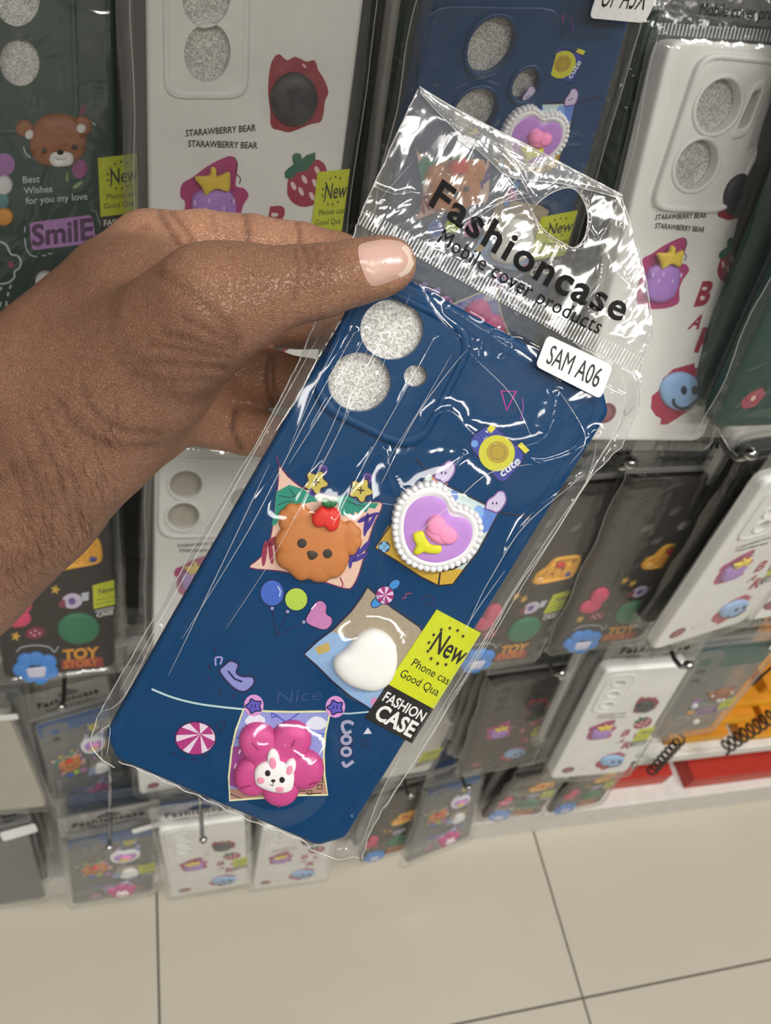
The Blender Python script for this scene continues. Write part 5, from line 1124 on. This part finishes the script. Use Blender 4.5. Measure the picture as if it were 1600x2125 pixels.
for a in range(4): np.add.at(NRM, Fc[:, a], fn_)
NRM /= np.linalg.norm(NRM, axis=1)[:, None] + 1e-12
if (NRM[:, 2] * (V[:, 2] - V[:, 2].mean())).mean() < 0: NRM = -NRM; Fc = Fc[:, ::-1]
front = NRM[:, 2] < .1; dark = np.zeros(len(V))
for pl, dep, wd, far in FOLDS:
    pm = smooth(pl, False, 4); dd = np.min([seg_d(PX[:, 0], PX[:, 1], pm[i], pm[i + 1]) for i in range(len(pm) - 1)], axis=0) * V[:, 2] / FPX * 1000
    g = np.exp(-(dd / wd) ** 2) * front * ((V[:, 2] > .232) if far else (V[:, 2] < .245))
    V = V - NRM * (g * dep * .001)[:, None]; dark = np.maximum(dark, g * min(1, dep * 1.8))  # folds tinted darker too: part pigment, part painted crease shade
# nail seat
ij = np.clip(((V - lo) / VS).round().astype(int), 0, dims - 1); tone = TONE[tuple(ij.T)]
tip = np.clip(1 - np.hypot((PX[:, 0] - 830) / 90, (PX[:, 1] - 555) / 75), 0, 1) * (V[:, 2] < .23)
tone = np.clip(tone + tip * .9, 0, 1)
near_ = V[:, 2] < .235
dark = np.maximum(dark, .42 * near_ * np.exp(-(((PX[:, 0] - 672) / 48) ** 2 + ((PX[:, 1] - 548) / 34) ** 2)))   # darker skin over the knuckle
dark = np.maximum(dark, .35 * near_ * np.clip((PX[:, 1] - (1010 - .2 * PX[:, 0])) / 260, 0, 1))   # darker towards the lower left
edge_ = np.clip((PX[:, 1] - (1120 - .95 * PX[:, 0])) / 260, 0, 1) * (V[:, 2] < .245) * 0
W_ = (MCAM.T @ V.T).T + np.array([0, 0, CAM_Z]); org = W_.mean(0)
hand = mesh_obj('hand', (W_ - org).tolist(), Fc.tolist(), None or bpy.data.materials.new('skin'), None, True)
hand.location = org; hand['label'] = 'bare hand reaching in from the left, thumb in front, pinching the bagged navy case'; hand['category'] = 'hand'
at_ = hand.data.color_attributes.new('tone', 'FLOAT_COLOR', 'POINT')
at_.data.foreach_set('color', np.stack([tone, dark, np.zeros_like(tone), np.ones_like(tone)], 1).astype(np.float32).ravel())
sk = hand.data.materials[0]; n, l, b = nodes(sk)
va = n.new('ShaderNodeVertexColor'); va.layer_name = 'tone'; sp = n.new('ShaderNodeSeparateColor'); l.new(va.outputs[0], sp.inputs[0])
tc = n.new('ShaderNodeTexCoord')
c1 = n.new('ShaderNodeMixRGB'); c1.inputs[1].default_value = lin((144, 106, 84)); c1.inputs[2].default_value = lin((198, 148, 120)); l.new(sp.outputs[0], c1.inputs[0])
no = n.new('ShaderNodeTexNoise'); no.inputs['Scale'].default_value = 28; no.inputs['Detail'].default_value = 5; l.new(tc.outputs['Object'], no.inputs['Vector'])
cr = n.new('ShaderNodeValToRGB'); cr.color_ramp.elements[0].color = (.72, .68, .66, 1); cr.color_ramp.elements[1].color = (1.1, 1.08, 1.05, 1); cr.color_ramp.elements[0].position = .3; cr.color_ramp.elements[1].position = .7; l.new(no.outputs[0], cr.inputs[0])
m1 = n.new('ShaderNodeMixRGB'); m1.blend_type = 'MULTIPLY'; m1.inputs[0].default_value = 1; l.new(c1.outputs[0], m1.inputs[1]); l.new(cr.outputs[0], m1.inputs[2])
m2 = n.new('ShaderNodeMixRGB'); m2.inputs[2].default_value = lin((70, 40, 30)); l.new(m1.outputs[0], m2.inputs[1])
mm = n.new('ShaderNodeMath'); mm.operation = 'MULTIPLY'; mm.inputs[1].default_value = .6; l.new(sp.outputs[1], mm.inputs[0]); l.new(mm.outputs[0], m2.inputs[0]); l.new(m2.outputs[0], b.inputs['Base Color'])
b.inputs['Roughness'].default_value = .42; b.inputs['Subsurface Weight'].default_value = .12; b.inputs['Subsurface Radius'].default_value = (.004, .0015, .001); b.inputs['Specular IOR Level'].default_value = .5
vo = n.new('ShaderNodeTexVoronoi'); vo.feature = 'DISTANCE_TO_EDGE'; vo.inputs['Scale'].default_value = 760
n3 = n.new('ShaderNodeTexNoise'); n3.inputs['Scale'].default_value = 260; n3.inputs['Detail'].default_value = 4; l.new(tc.outputs['Object'], n3.inputs['Vector'])
mp = n.new('ShaderNodeMixRGB'); mp.inputs[0].default_value = .012; l.new(tc.outputs['Object'], mp.inputs[1]); l.new(n3.outputs['Color'], mp.inputs[2]); l.new(mp.outputs[0], vo.inputs['Vector'])
mr = n.new('ShaderNodeMapRange'); mr.inputs[2].default_value = .18; l.new(vo.outputs['Distance'], mr.inputs[0])
ad = n.new('ShaderNodeMath'); ad.operation = 'MULTIPLY_ADD'; ad.inputs[1].default_value = 1.4; l.new(n3.outputs['Fac'], ad.inputs[0]); l.new(mr.outputs[0], ad.inputs[2])
bp = n.new('ShaderNodeBump'); bp.inputs['Strength'].default_value = .75; bp.inputs['Distance'].default_value = .0003; l.new(ad.outputs[0], bp.inputs['Height']); l.new(bp.outputs[0], b.inputs['Normal'])
# thumb nail, laid on the finger and lifted by its own thickness
bv = BVHTree.FromPolygons([Vector(p) for p in W_], Fc.tolist()); eye = Vector((0, 0, CAM_Z))
def hit(px, py):
    d = cam2world([(px - 800) / FPX, (py - 1062.5) / FPX, 1.0]) - eye; d.normalize()
    return bv.ray_cast(eye, d)
outl = smooth([(744, 512), (760, 503), (800, 497), (835, 503), (856, 524), (860, 545), (846, 568), (815, 582), (780, 594), (764, 586), (752, 560), (745, 535)], k=4)
nv_, nf, nm_ = [], [], []; cx, cy = 800, 543; NR = 9
for r_ in range(NR + 1):
    s_ = 1 - r_ / NR
    for p in outl:
        x, y = cx + (p[0] - cx) * s_, cy + (p[1] - cy) * s_; q = hit(x, y)
        loc_, nn = q[0], q[1]
        if loc_ is None: loc_ = Vector(nv_[-1]) if nv_ else org; nn = Vector((0, 0, 0))
        d = (eye - loc_).normalized(); e_ = min(1, (1 - s_) * 4)
        nv_.append(loc_ + d * (.0001 + .00055 * e_))
M_ = len(outl); nsk = mat((200, 164, 152), 'rubber'); ntip = mat((222, 198, 182), 'rubber')
for r_ in range(NR):
    for i in range(M_):
        j = (i + 1) % M_; nf.append((r_ * M_ + i, r_ * M_ + j, (r_ + 1) * M_ + j, (r_ + 1) * M_ + i)); nm_.append(1 if (outl[i][0] > 838 and r_ < 2) else 0)
nl = mesh_obj('thumb_nail', [Vector(p) - Vector(org) for p in nv_], nf, [nsk, ntip], hand, True)
nl.data.polygons.foreach_set('material_index', nm_); nl['label'] = 'glossy pink thumb nail with pale free edge'
for m_ in (nsk, ntip): m_.node_tree.nodes['Principled BSDF'].inputs['Roughness'].default_value = .22

# fine dark hairs on the forearm, one sparse coat
rh = np.random.RandomState(11); hv, hf_ = [], []
for i in range(210):
    x = rh.uniform(-20, 240); y = 1215 - .78 * x + rh.uniform(-250, 30)
    q = hit(x, y)
    if q[0] is None: continue
    a = rh.normal(1.15, .25); ln = rh.uniform(25, 60); p = q[0]; pts = [p]
    for t in (.35, .7, 1.0):
        q2 = hit(x + math.cos(a) * ln * t, y + math.sin(a) * ln * t)
        if q2[0] is None: break
        pts.append(q2[0] + (eye - q2[0]).normalized() * .0005 * t); a += rh.normal(0, .12)
    if len(pts) < 3: continue
    v_, f_ = tube_mesh(pts, [.000032] * (len(pts) - 1) + [.00002], 3, False); k = len(hv)
    hv += [p - Vector(org) for p in v_]; hf_ += [[c + k for c in q] for q in f_]
ah = mesh_obj('arm_hair', hv, hf_, mat((52, 32, 24), 'rubber'), hand); ah['kind'] = 'stuff'
